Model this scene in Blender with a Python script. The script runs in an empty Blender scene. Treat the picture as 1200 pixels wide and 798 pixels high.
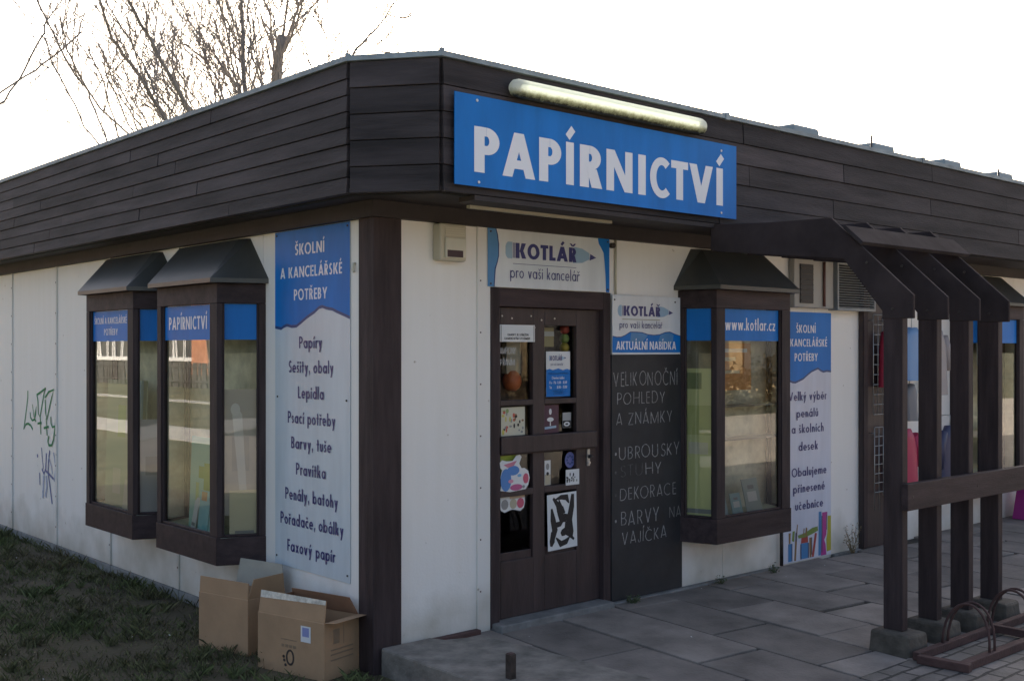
import bpy, math, random
from mathutils import Vector, Matrix
random.seed(7)
R = math.radians
scene = bpy.context.scene
COL = scene.collection

# ------------------------------------------------------------------ camera, sky, sun, exposure
cam_d = bpy.data.cameras.new('camera'); cam = bpy.data.objects.new('camera', cam_d); COL.objects.link(cam)
cam.location = (-3.522, -5.119, 1.65)
cam.rotation_euler = (R(90), 0, R(-41.573))
cam_d.sensor_width = 36; cam_d.lens = 39.09; cam_d.shift_y = 0.0092
cam_d.clip_start = 0.05; cam_d.clip_end = 2000
scene.camera = cam

SUN_EL, SUN_AZ = 29.0, 44.0          # azimuth of the sun measured from +X towards +Y
w = bpy.data.worlds.new('World'); scene.world = w; w.use_nodes = True
nt = w.node_tree
sky = nt.nodes.new('ShaderNodeTexSky'); sky.sky_type = 'NISHITA'; sky.sun_disc = False
sky.sun_elevation = R(SUN_EL); sky.sun_rotation = R(90 - SUN_AZ)
sky.air_density = 0.9; sky.dust_density = 7.0; sky.ozone_density = 0.6
bg = nt.nodes['Background']; bg.inputs['Strength'].default_value = 0.15
nt.links.new(sky.outputs[0], bg.inputs[0])
sun_d = bpy.data.lights.new('sun', 'SUN'); sun = bpy.data.objects.new('sun', sun_d); COL.objects.link(sun)
sun_d.energy = 4.0; sun_d.angle = R(0.6); sun_d.color = (1.0, 0.94, 0.85)
sd = Vector((math.cos(R(SUN_EL))*math.cos(R(SUN_AZ)), math.cos(R(SUN_EL))*math.sin(R(SUN_AZ)), math.sin(R(SUN_EL))))
sun.rotation_euler = sd.to_track_quat('Z', 'Y').to_euler()
sun.location = (20, 20, 30)
vs = scene.view_settings
scene.display_settings.display_device = 'sRGB'
vs.view_transform = 'Standard'; vs.look = 'None'; vs.gamma = 1.0; vs.exposure = 1.3
vs.use_curve_mapping = False

# ------------------------------------------------------------------ materials
def mat(name, col, rough=0.6, var=0.0, scale=6.0, bump=0.0, bscale=40.0, metal=0.0, stretch=(1,1,1),
        island=0.0, col2=None, spec=0.5, detail=5.0, emit=None, emit_s=0.0, trans=0.0):
    m = bpy.data.materials.new(name); m.use_nodes = True
    n = m.node_tree.nodes; l = m.node_tree.links
    b = n['Principled BSDF']
    b.inputs['Roughness'].default_value = rough; b.inputs['Metallic'].default_value = metal
    b.inputs['Specular IOR Level'].default_value = spec
    b.inputs['Base Color'].default_value = (*col, 1)
    tc = n.new('ShaderNodeTexCoord'); mp = n.new('ShaderNodeMapping'); mp.inputs['Scale'].default_value = stretch
    l.new(tc.outputs['Object'], mp.inputs['Vector'])
    out = None
    if var > 0 or col2:
        nz = n.new('ShaderNodeTexNoise'); nz.inputs['Scale'].default_value = scale; nz.inputs['Detail'].default_value = detail
        nz.inputs['Roughness'].default_value = 0.6
        l.new(mp.outputs[0], nz.inputs['Vector'])
        rp = n.new('ShaderNodeValToRGB'); rp.color_ramp.elements[0].position = 0.32; rp.color_ramp.elements[1].position = 0.68
        c2 = col2 if col2 else tuple(c*(1+var) for c in col)
        c1 = col if col2 else tuple(c*(1-var) for c in col)
        rp.color_ramp.elements[0].color = (*c1, 1); rp.color_ramp.elements[1].color = (*c2, 1)
        l.new(nz.outputs['Fac'], rp.inputs['Fac']); out = rp.outputs['Color']
    if island > 0:
        gi = n.new('ShaderNodeNewGeometry'); mr = n.new('ShaderNodeMapRange')
        mr.inputs['To Min'].default_value = 1-island; mr.inputs['To Max'].default_value = 1+island
        l.new(gi.outputs['Random Per Island'], mr.inputs['Value'])
        mx = n.new('ShaderNodeMix'); mx.data_type = 'RGBA'; mx.blend_type = 'MULTIPLY'; mx.inputs[0].default_value = 1
        if out: l.new(out, mx.inputs[6])
        else: mx.inputs[6].default_value = (*col, 1)
        l.new(mr.outputs[0], mx.inputs[7]); out = mx.outputs[2]
    if out: l.new(out, b.inputs['Base Color'])
    if bump > 0:
        nb = n.new('ShaderNodeTexNoise'); nb.inputs['Scale'].default_value = bscale; nb.inputs['Detail'].default_value = 6
        l.new(mp.outputs[0], nb.inputs['Vector'])
        bp = n.new('ShaderNodeBump'); bp.inputs['Strength'].default_value = bump; bp.inputs['Distance'].default_value = 0.01
        l.new(nb.outputs['Fac'], bp.inputs['Height']); l.new(bp.outputs[0], b.inputs['Normal'])
    if emit:
        b.inputs['Emission Color'].default_value = (*emit, 1); b.inputs['Emission Strength'].default_value = emit_s
    if trans > 0: b.inputs['Transmission Weight'].default_value = trans
    return m

def wall_paint(name, col):
    """white paint with faint rain streaks, stains near the ground and small chips"""
    m = mat(name, col, 0.55, 0, bump=0.12, bscale=60)
    n = m.node_tree.nodes; l = m.node_tree.links; b = n['Principled BSDF']
    tc = n.new('ShaderNodeTexCoord')
    mp = n.new('ShaderNodeMapping'); mp.inputs['Scale'].default_value = (7, 7, 0.5); l.new(tc.outputs['Object'], mp.inputs['Vector'])
    st = n.new('ShaderNodeTexNoise'); st.inputs['Scale'].default_value = 2.0; st.inputs['Detail'].default_value = 6; l.new(mp.outputs[0], st.inputs['Vector'])
    r1 = n.new('ShaderNodeValToRGB'); r1.color_ramp.elements[0].position = .35; r1.color_ramp.elements[1].position = .7
    r1.color_ramp.elements[0].color = (1,1,1,1); r1.color_ramp.elements[1].color = (.97,.967,.955,1); l.new(st.outputs['Fac'], r1.inputs['Fac'])
    sp = n.new('ShaderNodeTexNoise'); sp.inputs['Scale'].default_value = 16; sp.inputs['Detail'].default_value = 3; l.new(tc.outputs['Object'], sp.inputs['Vector'])
    r2 = n.new('ShaderNodeValToRGB'); r2.color_ramp.elements[0].position = .715; r2.color_ramp.elements[1].position = .76
    r2.color_ramp.elements[0].color = (1,1,1,1); r2.color_ramp.elements[1].color = (.55,.5,.44,1); l.new(sp.outputs['Fac'], r2.inputs['Fac'])
    sx = n.new('ShaderNodeSeparateXYZ'); l.new(tc.outputs['Object'], sx.inputs[0])
    nz = n.new('ShaderNodeTexNoise'); nz.inputs['Scale'].default_value = 4; nz.inputs['Detail'].default_value = 6; l.new(tc.outputs['Object'], nz.inputs['Vector'])
    ad = n.new('ShaderNodeMath'); ad.operation = 'MULTIPLY_ADD'; ad.inputs[1].default_value = 0.7; l.new(nz.outputs['Fac'], ad.inputs[0])
    ng = n.new('ShaderNodeMath'); ng.operation = 'MULTIPLY'; ng.inputs[1].default_value = -1; l.new(sx.outputs['Z'], ng.inputs[0]); l.new(ng.outputs[0], ad.inputs[2])
    r3 = n.new('ShaderNodeValToRGB'); r3.color_ramp.elements[0].position = .06; r3.color_ramp.elements[1].position = .52
    r3.color_ramp.elements[0].color = (1,1,1,1); r3.color_ramp.elements[1].color = (.60,.58,.52,1); l.new(ad.outputs[0], r3.inputs['Fac'])
    prev = None
    for rr in (r1, r2, r3):
        mx = n.new('ShaderNodeMix'); mx.data_type = 'RGBA'; mx.blend_type = 'MULTIPLY'; mx.inputs[0].default_value = 1
        if prev: l.new(prev, mx.inputs[6])
        else: mx.inputs[6].default_value = (*col, 1)
        l.new(rr.outputs['Color'], mx.inputs[7]); prev = mx.outputs[2]
    l.new(prev, b.inputs['Base Color'])
    return m

def glass(name, tint=(.93,.96,.94), boost=1.0):
    m = bpy.data.materials.new(name); m.use_nodes = True
    n = m.node_tree.nodes; l = m.node_tree.links; n.clear()
    o = n.new('ShaderNodeOutputMaterial'); mx = n.new('ShaderNodeMixShader')
    t = n.new('ShaderNodeBsdfTransparent'); t.inputs[0].default_value = (*tint, 1)
    g = n.new('ShaderNodeBsdfGlossy'); g.inputs['Roughness'].default_value = 0.01
    fr = n.new('ShaderNodeFresnel'); fr.inputs['IOR'].default_value = 1.5
    ml = n.new('ShaderNodeMath'); ml.operation = 'MULTIPLY'; ml.inputs[1].default_value = boost; ml.use_clamp = True
    nb = n.new('ShaderNodeTexNoise'); nb.inputs['Scale'].default_value = 2.2; nb.inputs['Detail'].default_value = 1
    bp = n.new('ShaderNodeBump'); bp.inputs['Strength'].default_value = 0.014; bp.inputs['Distance'].default_value = 0.02
    l.new(nb.outputs['Fac'], bp.inputs['Height']); l.new(bp.outputs[0], g.inputs['Normal'])
    l.new(fr.outputs[0], ml.inputs[0]); l.new(ml.outputs[0], mx.inputs[0]); l.new(t.outputs[0], mx.inputs[1]); l.new(g.outputs[0], mx.inputs[2])
    l.new(mx.outputs[0], o.inputs[0])
    return m

def brick_ground(name, c1, c2, mortar, bw, rh, ms, rot=0.0, bump=0.5, off=0.5, shift=(0,0,0)):
    m = bpy.data.materials.new(name); m.use_nodes = True
    n = m.node_tree.nodes; l = m.node_tree.links; b = n['Principled BSDF']
    tc = n.new('ShaderNodeTexCoord'); mp = n.new('ShaderNodeMapping'); mp.inputs['Rotation'].default_value = (0,0,rot); mp.inputs['Location'].default_value = shift
    l.new(tc.outputs['Object'], mp.inputs['Vector'])
    wn = n.new('ShaderNodeTexNoise'); wn.inputs['Scale'].default_value = 5; wn.inputs['Detail'].default_value = 4; l.new(mp.outputs[0], wn.inputs['Vector'])
    va = n.new('ShaderNodeVectorMath'); va.operation = 'MULTIPLY_ADD'; va.inputs[1].default_value = (.045,.045,0); l.new(wn.outputs['Color'], va.inputs[0]); l.new(mp.outputs[0], va.inputs[2])
    br = n.new('ShaderNodeTexBrick'); br.offset = off; br.inputs['Scale'].default_value = 1
    br.inputs['Color1'].default_value = (*c1,1); br.inputs['Color2'].default_value = (*c2,1); br.inputs['Mortar'].default_value = (*mortar,1)
    br.inputs['Brick Width'].default_value = bw; br.inputs['Row Height'].default_value = rh; br.inputs['Mortar Size'].default_value = ms; br.inputs['Mortar Smooth'].default_value = .25
    l.new(va.outputs[0], br.inputs['Vector'])
    nz = n.new('ShaderNodeTexNoise'); nz.inputs['Scale'].default_value = 3.2; nz.inputs['Detail'].default_value = 9; nz.inputs['Roughness'].default_value = .68; l.new(tc.outputs['Object'], nz.inputs['Vector'])
    rp = n.new('ShaderNodeValToRGB'); rp.color_ramp.elements[0].position = .3; rp.color_ramp.elements[1].position = .7
    rp.color_ramp.elements[0].color = (.56,.55,.53,1); rp.color_ramp.elements[1].color = (1.28,1.27,1.27,1); l.new(nz.outputs['Fac'], rp.inputs['Fac'])
    mx = n.new('ShaderNodeMix'); mx.data_type = 'RGBA'; mx.blend_type = 'MULTIPLY'; mx.inputs[0].default_value = 1
    l.new(br.outputs['Color'], mx.inputs[6]); l.new(rp.outputs['Color'], mx.inputs[7])
    # moss / damp stains with a shape of their own
    ms_ = n.new('ShaderNodeTexNoise'); ms_.inputs['Scale'].default_value = 1.3; ms_.inputs['Detail'].default_value = 8; l.new(tc.outputs['Object'], ms_.inputs['Vector'])
    rm = n.new('ShaderNodeValToRGB'); rm.color_ramp.elements[0].position = .52; rm.color_ramp.elements[1].position = .72
    rm.color_ramp.elements[0].color = (0,0,0,1); rm.color_ramp.elements[1].color = (.55,.55,.55,1); l.new(ms_.outputs['Fac'], rm.inputs['Fac'])
    m2 = n.new('ShaderNodeMix'); m2.data_type = 'RGBA'; l.new(rm.outputs['Color'], m2.inputs[0]); l.new(mx.outputs[2], m2.inputs[6]); m2.inputs[7].default_value = (c1[0]*.5, c1[1]*.52, c1[2]*.42, 1)
    l.new(m2.outputs[2], b.inputs['Base Color']); b.inputs['Roughness'].default_value = .8
    fn = n.new('ShaderNodeTexNoise'); fn.inputs['Scale'].default_value = 55; fn.inputs['Detail'].default_value = 6; l.new(tc.outputs['Object'], fn.inputs['Vector'])
    sb = n.new('ShaderNodeMath'); sb.operation = 'MULTIPLY_ADD'; sb.inputs[1].default_value = -1.5; l.new(br.outputs['Fac'], sb.inputs[0]); l.new(fn.outputs['Fac'], sb.inputs[2])
    bp = n.new('ShaderNodeBump'); bp.inputs['Strength'].default_value = bump; bp.inputs['Distance'].default_value = .008; l.new(sb.outputs[0], bp.inputs['Height']); l.new(bp.outputs[0], b.inputs['Normal'])
    return m

M = {}
M['white'] = wall_paint('white_wall_paint', (.82,.79,.735))
M['strip'] = wall_paint('white_strip_paint', (.74,.715,.665))
M['wood'] = mat('dark_brown_timber', (.045,.031,.031), .62, .35, 3, .25, 30, stretch=(6,6,.7), island=.12, spec=.25)
M['wood_h'] = mat('dark_brown_timber_horizontal', (.047,.031,.031), .62, .35, 3, .25, 30, stretch=(.7,6,6), island=.15, spec=.25)
M['cladding'] = mat('dark_stained_cladding', (.042,.035,.037), .70, .5, 2.0, .4, 22, stretch=(.6,.6,6), island=.34, spec=.3)
M['gap'] = mat('black_gap', (.008,.007,.007), .9)
M['soffit'] = mat('soffit_board', (.032,.024,.024), .7, .25, 4, .2, 30)
M['sheet'] = mat('dark_sheet_metal', (.060,.060,.054), .38, .2, 3, .05, 20, spec=.5)
M['door'] = mat('door_dark_red_brown', (.045,.029,.028), .5, .3, 3, .15, 30, stretch=(5,5,.6))
M['flash'] = mat('pale_zinc_flashing', (.22,.26,.28), .55, .3, 5, metal=.2)
M['roof'] = mat('roofing_felt', (.10,.10,.10), .9, .3, 4, .3, 50)
M['plank'] = mat('grey_weathered_plank', (.040,.034,.035), .95, .3, 4, .2, 30, spec=.05)
M['bracket'] = mat('dull_brown_bracket_board', (.046,.036,.036), .9, .35, 3, .25, 30, stretch=(4,.8,.8), spec=.10)
M['concrete'] = mat('weathered_concrete', (.20,.175,.145), .85, .38, 7, .55, 45)
M['footing'] = mat('mossy_footing_concrete', (.095,.080,.062), .9, .4, 9, .6, 40)
M['plinth'] = mat('plinth_concrete', (.20,.20,.19), .85, .3, 6, .5, 40)
M['sill'] = mat('threshold_concrete', (.17,.165,.155), .8, .3, 8, .4, 50)
M['glass'] = glass('window_glass', (.94,.96,.94), 2.3)
M['glassdoor'] = glass('door_glass', (.82,.84,.82), 1.0)
M['blue'] = mat('print_blue', (.005,.165,.52), .42, .13, 2.2, .05, 10, stretch=(2.5,2.5,.6), spec=.25)
M['navy'] = mat('print_navy', (.035,.035,.16), .4)
M['dblue'] = mat('print_dark_blue', (.012,.05,.17), .4)
M['mblue'] = mat('print_mid_blue', (.07,.24,.48), .4, .15, 3)
M['lblue'] = mat('print_light_blue', (.30,.44,.56), .4)
M['panelwhite'] = mat('print_panel_white', (.66,.68,.68), .34, .09, 2.2, .05, 12, stretch=(3,3,.5))
M['panelgrey'] = mat('print_panel_bluish', (.56,.62,.65), .34, .09, 2.2, .05, 12, stretch=(3,3,.5))
M['panellav'] = mat('print_panel_lavender', (.58,.60,.68), .34, .09, 2.2, .05, 12, stretch=(3,3,.5))
M['letter'] = mat('print_letter_white', (.76,.77,.80), .4)
M['black'] = mat('print_black', (.012,.012,.014), .5)
M['olive'] = mat('print_olive_line', (.25,.24,.12), .5)
M['board'] = mat('chalkboard_black', (.022,.022,.024), .6, .35, 3, .08, 30)
M['chalk'] = mat('chalk', (.29,.29,.28), .9, .45, 40)
M['chalkfaint'] = mat('chalk_rubbed', (.085,.085,.085), .9, .5, 30)
M['screw'] = mat('screw_metal', (.55,.55,.55), .3, metal=.8)
M['paper'] = mat('white_paper', (.68,.68,.66), .7)
M['display'] = mat('display_backing', (.58,.56,.42), .8, .30, 5)
M['display2'] = mat('display_pale', (.55,.58,.44), .8, .15, 3)
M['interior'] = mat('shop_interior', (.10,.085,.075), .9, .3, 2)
M['card'] = mat('cardboard', (.37,.230,.125), .8, .10, 5, .1, 60)
M['cardin'] = mat('cardboard_inside', (.29,.155,.085), .85, .12, 6, .1, 60)
M['cardpale'] = mat('cardboard_pale_flap', (.36,.34,.28), .8, .1, 6)
M['tape'] = mat('clear_tape', (.55,.52,.45), .12, .3, 30, .4, 30, spec=1.0)
M['casing'] = mat('beige_plastic', (.58,.54,.42), .5, .08, 4)
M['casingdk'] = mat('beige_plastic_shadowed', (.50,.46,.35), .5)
M['rust'] = mat('rusty_steel', (.055,.026,.022), .8, .4, 12, .4, 60, col2=(.095,.048,.040))
M['steel'] = mat('grey_steel_wire', (.42,.42,.40), .35, metal=.6)
M['darksteel'] = mat('dark_steel', (.06,.05,.045), .5, .4, 20, metal=.5)
M['grey'] = mat('grey_plastic', (.26,.26,.25), .5)
M['louver'] = mat('louver_grey', (.24,.25,.25), .45, .1, 4)
M['bark'] = mat('tree_bark', (.22,.20,.18), .9, .3, 8)
M['twig'] = mat('twig_bark', (.30,.265,.24), .9)
M['grass'] = mat('grass_blades', (.105,.086,.042), .85, 0, 1.2, island=.55, col2=(.080,.105,.030))
M['dirt'] = mat('turf_soil', (.046,.036,.018), .95, 0, 1.7, .8, 35, col2=(.085,.068,.034), detail=9)
M['lawn'] = mat('lawn', (.052,.060,.022), .95, 0, .35, .5, 8, col2=(.15,.13,.06), detail=9)
M['path'] = mat('pale_path', (.44,.42,.37), .9, .12, 1, .2, 10)
M['orange'] = mat('terracotta_render', (.50,.20,.10), .8, .15, 1)
M['fence'] = mat('weathered_fence', (.055,.05,.042), .8, .3, 3, island=.35)
M['whitewin'] = mat('white_window_frames', (.75,.75,.74), .5)
M['leafdry'] = mat('dry_stalk', (.20,.15,.08), .9, .3, 10)
M['weed'] = mat('weed_leaf', (.07,.085,.035), .8, .3, 10)
M['slab'] = brick_ground('concrete_slabs', (.262,.226,.193), (.196,.175,.153), (.026,.022,.016), .80, .52, .011, R(90), .55, .42, (.0,.03,0))
M['cobble'] = brick_ground('small_paving_setts', (.20,.175,.155), (.15,.135,.12), (.035,.032,.028), .20, .10, .010, R(0), .7)

def lamp_cover_mat():
    m = bpy.data.materials.new('dirty_lamp_cover'); m.use_nodes = True
    n = m.node_tree.nodes; l = m.node_tree.links; n.clear(); o = n.new('ShaderNodeOutputMaterial')
    tc = n.new('ShaderNodeTexCoord'); sx = n.new('ShaderNodeSeparateXYZ'); l.new(tc.outputs['Object'], sx.inputs[0])
    nz = n.new('ShaderNodeTexNoise'); nz.inputs['Scale'].default_value = 30; nz.inputs['Detail'].default_value = 8; nz.inputs['Roughness'].default_value = .75; l.new(tc.outputs['Object'], nz.inputs['Vector'])
    # dirt has collected along the bottom of the cover
    a = n.new('ShaderNodeMath'); a.operation = 'MULTIPLY_ADD'; a.inputs[1].default_value = .05; l.new(nz.outputs['Fac'], a.inputs[0]); l.new(sx.outputs['Z'], a.inputs[2])
    mr = n.new('ShaderNodeMapRange'); mr.inputs['From Min'].default_value = -.020; mr.inputs['From Max'].default_value = .020; l.new(a.outputs[0], mr.inputs['Value'])
    rp = n.new('ShaderNodeValToRGB'); rp.color_ramp.elements[0].color = (.03,.026,.018,1); rp.color_ramp.elements[1].color = (.86,.88,.80,1)
    e = rp.color_ramp.elements.new(.5); e.color = (.42,.42,.28,1)
    l.new(mr.outputs[0], rp.inputs['Fac'])
    df = n.new('ShaderNodeBsdfDiffuse'); tl = n.new('ShaderNodeBsdfTranslucent'); tr = n.new('ShaderNodeBsdfTransparent'); gl = n.new('ShaderNodeBsdfGlossy'); gl.inputs['Roughness'].default_value = .12
    for q in (df, tl, tr): l.new(rp.outputs['Color'], q.inputs[0])
    m1 = n.new('ShaderNodeMixShader'); m1.inputs[0].default_value = .60; l.new(df.outputs[0], m1.inputs[1]); l.new(tl.outputs[0], m1.inputs[2])
    m2 = n.new('ShaderNodeMixShader'); m2.inputs[0].default_value = .22; l.new(m1.outputs[0], m2.inputs[1]); l.new(tr.outputs[0], m2.inputs[2])
    m3 = n.new('ShaderNodeMixShader'); m3.inputs[0].default_value = .05; l.new(m2.outputs[0], m3.inputs[1]); l.new(gl.outputs[0], m3.inputs[2])
    l.new(m3.outputs[0], o.inputs[0])
    return m
M['cover'] = lamp_cover_mat()
M['tube'] = mat('fluorescent_tube', (.8,.8,.75), .4, emit=(1.0,1.0,.78), emit_s=0.9)

# ------------------------------------------------------------------ mesh helper
ORIGIN = {}
class MB:
    def __init__(s): s.v = []; s.f = []; s.m = []; s.mats = []; s.smooth = set()
    def mi(s, mm):
        if mm not in s.mats: s.mats.append(mm)
        return s.mats.index(mm)
    def face(s, pts, mm, smooth=False):
        i = len(s.v); s.v += [tuple(p) for p in pts]; s.f.append(tuple(range(i, i+len(pts)))); s.m.append(s.mi(mm))
        if smooth: s.smooth.add(len(s.f)-1)
    def mesh(s, verts, faces, mm, smooth=False):
        i = len(s.v); s.v += [tuple(p) for p in verts]; k = s.mi(mm)
        for f in faces:
            s.f.append(tuple(i+a for a in f)); s.m.append(k)
            if smooth: s.smooth.add(len(s.f)-1)
    def box(s, a, b, mm):
        x0,y0,z0 = (min(a[i],b[i]) for i in range(3)); x1,y1,z1 = (max(a[i],b[i]) for i in range(3))
        v = [(x0,y0,z0),(x1,y0,z0),(x1,y1,z0),(x0,y1,z0),(x0,y0,z1),(x1,y0,z1),(x1,y1,z1),(x0,y1,z1)]
        s.mesh(v, [(0,3,2,1),(4,5,6,7),(0,1,5,4),(1,2,6,5),(2,3,7,6),(3,0,4,7)], mm)
    def hexa(s, bot, top, mm):
        s.mesh(list(bot)+list(top), [(3,2,1,0),(4,5,6,7),(0,1,5,4),(1,2,6,5),(2,3,7,6),(3,0,4,7)], mm)
    def prism(s, pts, vec, mm):
        n = len(pts); v = [Vector(p) for p in pts]; u = [p+Vector(vec) for p in v]
        fs = [tuple(range(n-1,-1,-1)), tuple(range(n,2*n))] + [(i,(i+1)%n,n+(i+1)%n,n+i) for i in range(n)]
        s.mesh(v+u, fs, mm)
    def tube(s, pts, rad, mm, n=6, caps=True):
        pts = [Vector(p) for p in pts]
        if not isinstance(rad, (list,tuple)): rad = [rad]*len(pts)
        vs_ = []; up = None
        for i,p in enumerate(pts):
            d = (pts[min(i+1,len(pts)-1)]-pts[max(i-1,0)])
            if d.length < 1e-9: d = Vector((0,0,1))
            d.normalize()
            if up is None: up = d.orthogonal().normalized()
            else:
                up = up - d*up.dot(d)
                up = up.normalized() if up.length > 1e-6 else d.orthogonal().normalized()
            b = d.cross(up)
            for k in range(n):
                a = 2*math.pi*k/n; vs_.append(p+(up*math.cos(a)+b*math.sin(a))*rad[i])
        fs = []
        for i in range(len(pts)-1):
            for k in range(n): fs.append((i*n+k, i*n+(k+1)%n, (i+1)*n+(k+1)%n, (i+1)*n+k))
        s.mesh(vs_, fs, mm, True)
        if caps:
            i0 = len(s.v)-len(vs_)
            s.f.append(tuple(i0+k for k in range(n-1,-1,-1))); s.m.append(s.mi(mm))
            s.f.append(tuple(i0+(len(pts)-1)*n+k for k in range(n))); s.m.append(s.mi(mm))
    def build(s, name, parent=None, loc=None, bevel=0.0, root=None):
        """verts are world coordinates; the object sits at loc (or at its thing's base)"""
        org = Vector(loc) if loc is not None else Vector((0,0,0))
        if parent is not None: org = ORIGIN[parent.name]
        me = bpy.data.meshes.new(name)
        me.from_pydata([tuple(Vector(p)-org) for p in s.v], [], s.f)
        for mm in s.mats: me.materials.append(mm)
        for i,p in enumerate(me.polygons):
            p.material_index = s.m[i]; p.use_smooth = i in s.smooth
        me.update()
        o = bpy.data.objects.new(name, me); COL.objects.link(o)
        if parent is not None: o.parent = parent
        else: o.location = org
        ORIGIN[o.name] = org
        if bevel > 0:
            b = o.modifiers.new('bevel', 'BEVEL'); b.width = bevel; b.segments = 2; b.limit_method = 'ANGLE'; b.angle_limit = R(40)
        return o
def tag(o, label=None, cat=None, group=None, kind=None):
    if label: o['label'] = label
    if cat: o['category'] = cat
    if group: o['group'] = group
    if kind: o['kind'] = kind
    return o
def thing(name, loc, label, cat, group=None):
    o = bpy.data.objects.new(name, None); COL.objects.link(o); o.location = loc; o.empty_display_size = .1
    ORIGIN[o.name] = Vector(loc)
    return tag(o, label, cat, group)
C = lambda n,c: M[n] if n in M else M.setdefault(n, mat(n, c, .5))
def structure(o): o['kind'] = 'structure'; return o

# ------------------------------------------------------------------ lettering (geometric sans built from polygons)
def ring(cx, cy, rx, ry, w, wh, a0=0, a1=360, n=None):
    if n is None: n = max(6, int(abs(a1-a0)/10))
    out = []
    for i in range(n):
        t0 = R(a0+(a1-a0)*i/n); t1 = R(a0+(a1-a0)*(i+1)/n)
        ix, iy = max(rx-w, .01), max(ry-wh, .01)
        out.append([(cx+rx*math.cos(t0),cy+ry*math.sin(t0)),(cx+rx*math.cos(t1),cy+ry*math.sin(t1)),
                    (cx+ix*math.cos(t1),cy+iy*math.sin(t1)),(cx+ix*math.cos(t0),cy+iy*math.sin(t0))])
    return out
def rc(x0,y0,x1,y1): return [[(x0,y0),(x1,y0),(x1,y1),(x0,y1)]]
def dg(xb, yb, xt, yt, lw): return [[(xb,yb),(xb+lw,yb),(xt+lw,yt),(xt,yt)]]
XH = .64
def glyph(ch, w):
    wh = w*.74; lw = w*1.08; x = XH
    g = []
    if ch == ' ': return [], .32
    if ch in '.•:':
        if ch == '•': return ring(.12,.4,.09,.09,.089,.089), .3
        g = rc(0,0,w,w*.95)
        if ch == ':': g = g+rc(0,.45,w,.45+w*.95)
        return g, w
    if ch == ',': return [[(0.02,w),(w*.3,-.18),(w*.75,-.18),(w+.02,w)]], w
    if ch == '-': return rc(0,.28,.3,.28+wh), .3
    acc = {'Á':('A','a'),'Í':('I','a'),'É':('E','a'),'Ý':('Y','a'),'Š':('S','c'),'Č':('C','c'),'Ř':('R','c'),'Ž':('Z','c'),
           'á':('a','a'),'í':('ı','a'),'é':('e','a'),'ý':('y','a'),'š':('s','c'),'č':('c','c'),'ř':('r','c'),'ě':('e','c'),'ž':('z','c'),'ů':('u','r'),'ú':('u','a')}
    if ch in acc:
        base, k = acc[ch]; g, W = glyph(base, w); g = list(g)
        y0 = (1.07 if base.isupper() else x+.10); c = W/2
        if base == 'ı': c = w/2
        aw = max(w*.8, .10)
        if k == 'a': g += [[(c-aw*.75,y0),(c+aw*.25,y0),(c+aw*1.15,y0+.24),(c+aw*.05,y0+.24)]] if w < .2 else [[(c-w*.55,y0+.10),(c-w*.05,y0-.02),(c+w*.68,y0+.20),(c+w*.18,y0+.32)]]
        if k == 'c':
            q = max(.16, w*.9)
            g += [[(c-aw*.4,y0),(c+aw*.4,y0),(c-q+aw*.6,y0+.2),(c-q-aw*.15,y0+.2)], [(c-aw*.4,y0),(c+aw*.4,y0),(c+q+aw*.15,y0+.2),(c+q-aw*.6,y0+.2)]]
        if k == 'r': g += ring(c, y0+.11, .12, .12, max(w*.45,.05), max(w*.45,.05))
        return g, W
    if ch == 'A':
        W = .62+1.3*w; g = dg(0,0,W/2-lw/2,1,lw)+dg(W-lw,0,W/2-lw/2,1,lw)+rc(W*.24,.19,W*.76,.19+wh); return g, W
    if ch == 'B':
        c=.26+w*.3; r=.24; return rc(0,0,w,1)+rc(w,1-wh,c,1)+rc(w,0,c,wh)+rc(w,.5-wh/2,c,.5+wh/2)+ring(c,.75-wh/8,r,.25+wh/8,w,wh,-90,90)+ring(c,.25+wh/8,r+.05,.25+wh/8,w,wh,-90,90), c+r+.05
    if ch == 'C': return ring(.5,.5,.5,.52,w,wh,48,312), .82
    if ch == 'G': return ring(.5,.5,.5,.52,w,wh,45,345)+rc(.55,.5-wh,1,.5), 1.0
    if ch == 'D': return rc(0,0,w,1)+rc(w,1-wh,.32,1)+rc(w,0,.32,wh)+ring(.32,.5,.48,.5,w,wh,-90,90), .8
    if ch == 'E': return rc(0,0,w,1)+rc(w,1-wh,.42+w*.4,1)+rc(w,.5-wh/2,.40+w*.4,.5+wh/2)+rc(w,0,.42+w*.4,wh), .42+w*.4
    if ch == 'F': return rc(0,0,w,1)+rc(w,1-wh,.42+w*.3,1)+rc(w,.46-wh/2,.40+w*.3,.46+wh/2), .42+w*.3
    if ch == 'H': return rc(0,0,w,1)+rc(.72,0,.72+w,1)+rc(w,.5-wh/2,.72,.5+wh/2), .72+w
    if ch == 'I' : return rc(0,0,w,1), w
    if ch == 'J': return rc(.26,.25,.26+w,1)+ring(.13+w/2,.25,.13+w/2,.26,w,wh,180,360), .26+w
    if ch == 'K':
        W=.5+1.2*w; return rc(0,0,w,1)+[[(w-.01,.42),(w-.01+lw*.9,.42),(W-.03,1),(W-.03-lw*1.15,1)]]+[[(W-lw*1.15,0),(W,0),(w+lw*.85,.62),(w-.01+lw*.1,.50)]], W
    if ch == 'L': return rc(0,0,w,1)+rc(w,0,.40+w*.5,wh), .40+w*.5
    if ch == 'M':
        W=.95+w*.6; return rc(0,0,w,1)+rc(W-w,0,W,1)+dg(W/2-lw/2,.05,0,1,lw)+dg(W/2-lw/2,.05,W-lw,1,lw), W
    if ch == 'N':
        W=.66+w; return rc(0,0,w,1)+rc(W-w,0,W,1)+dg(W-lw,0,0,1,lw), W
    if ch == 'O': return ring(.51,.5,.51,.52,w,wh), 1.02
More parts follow.
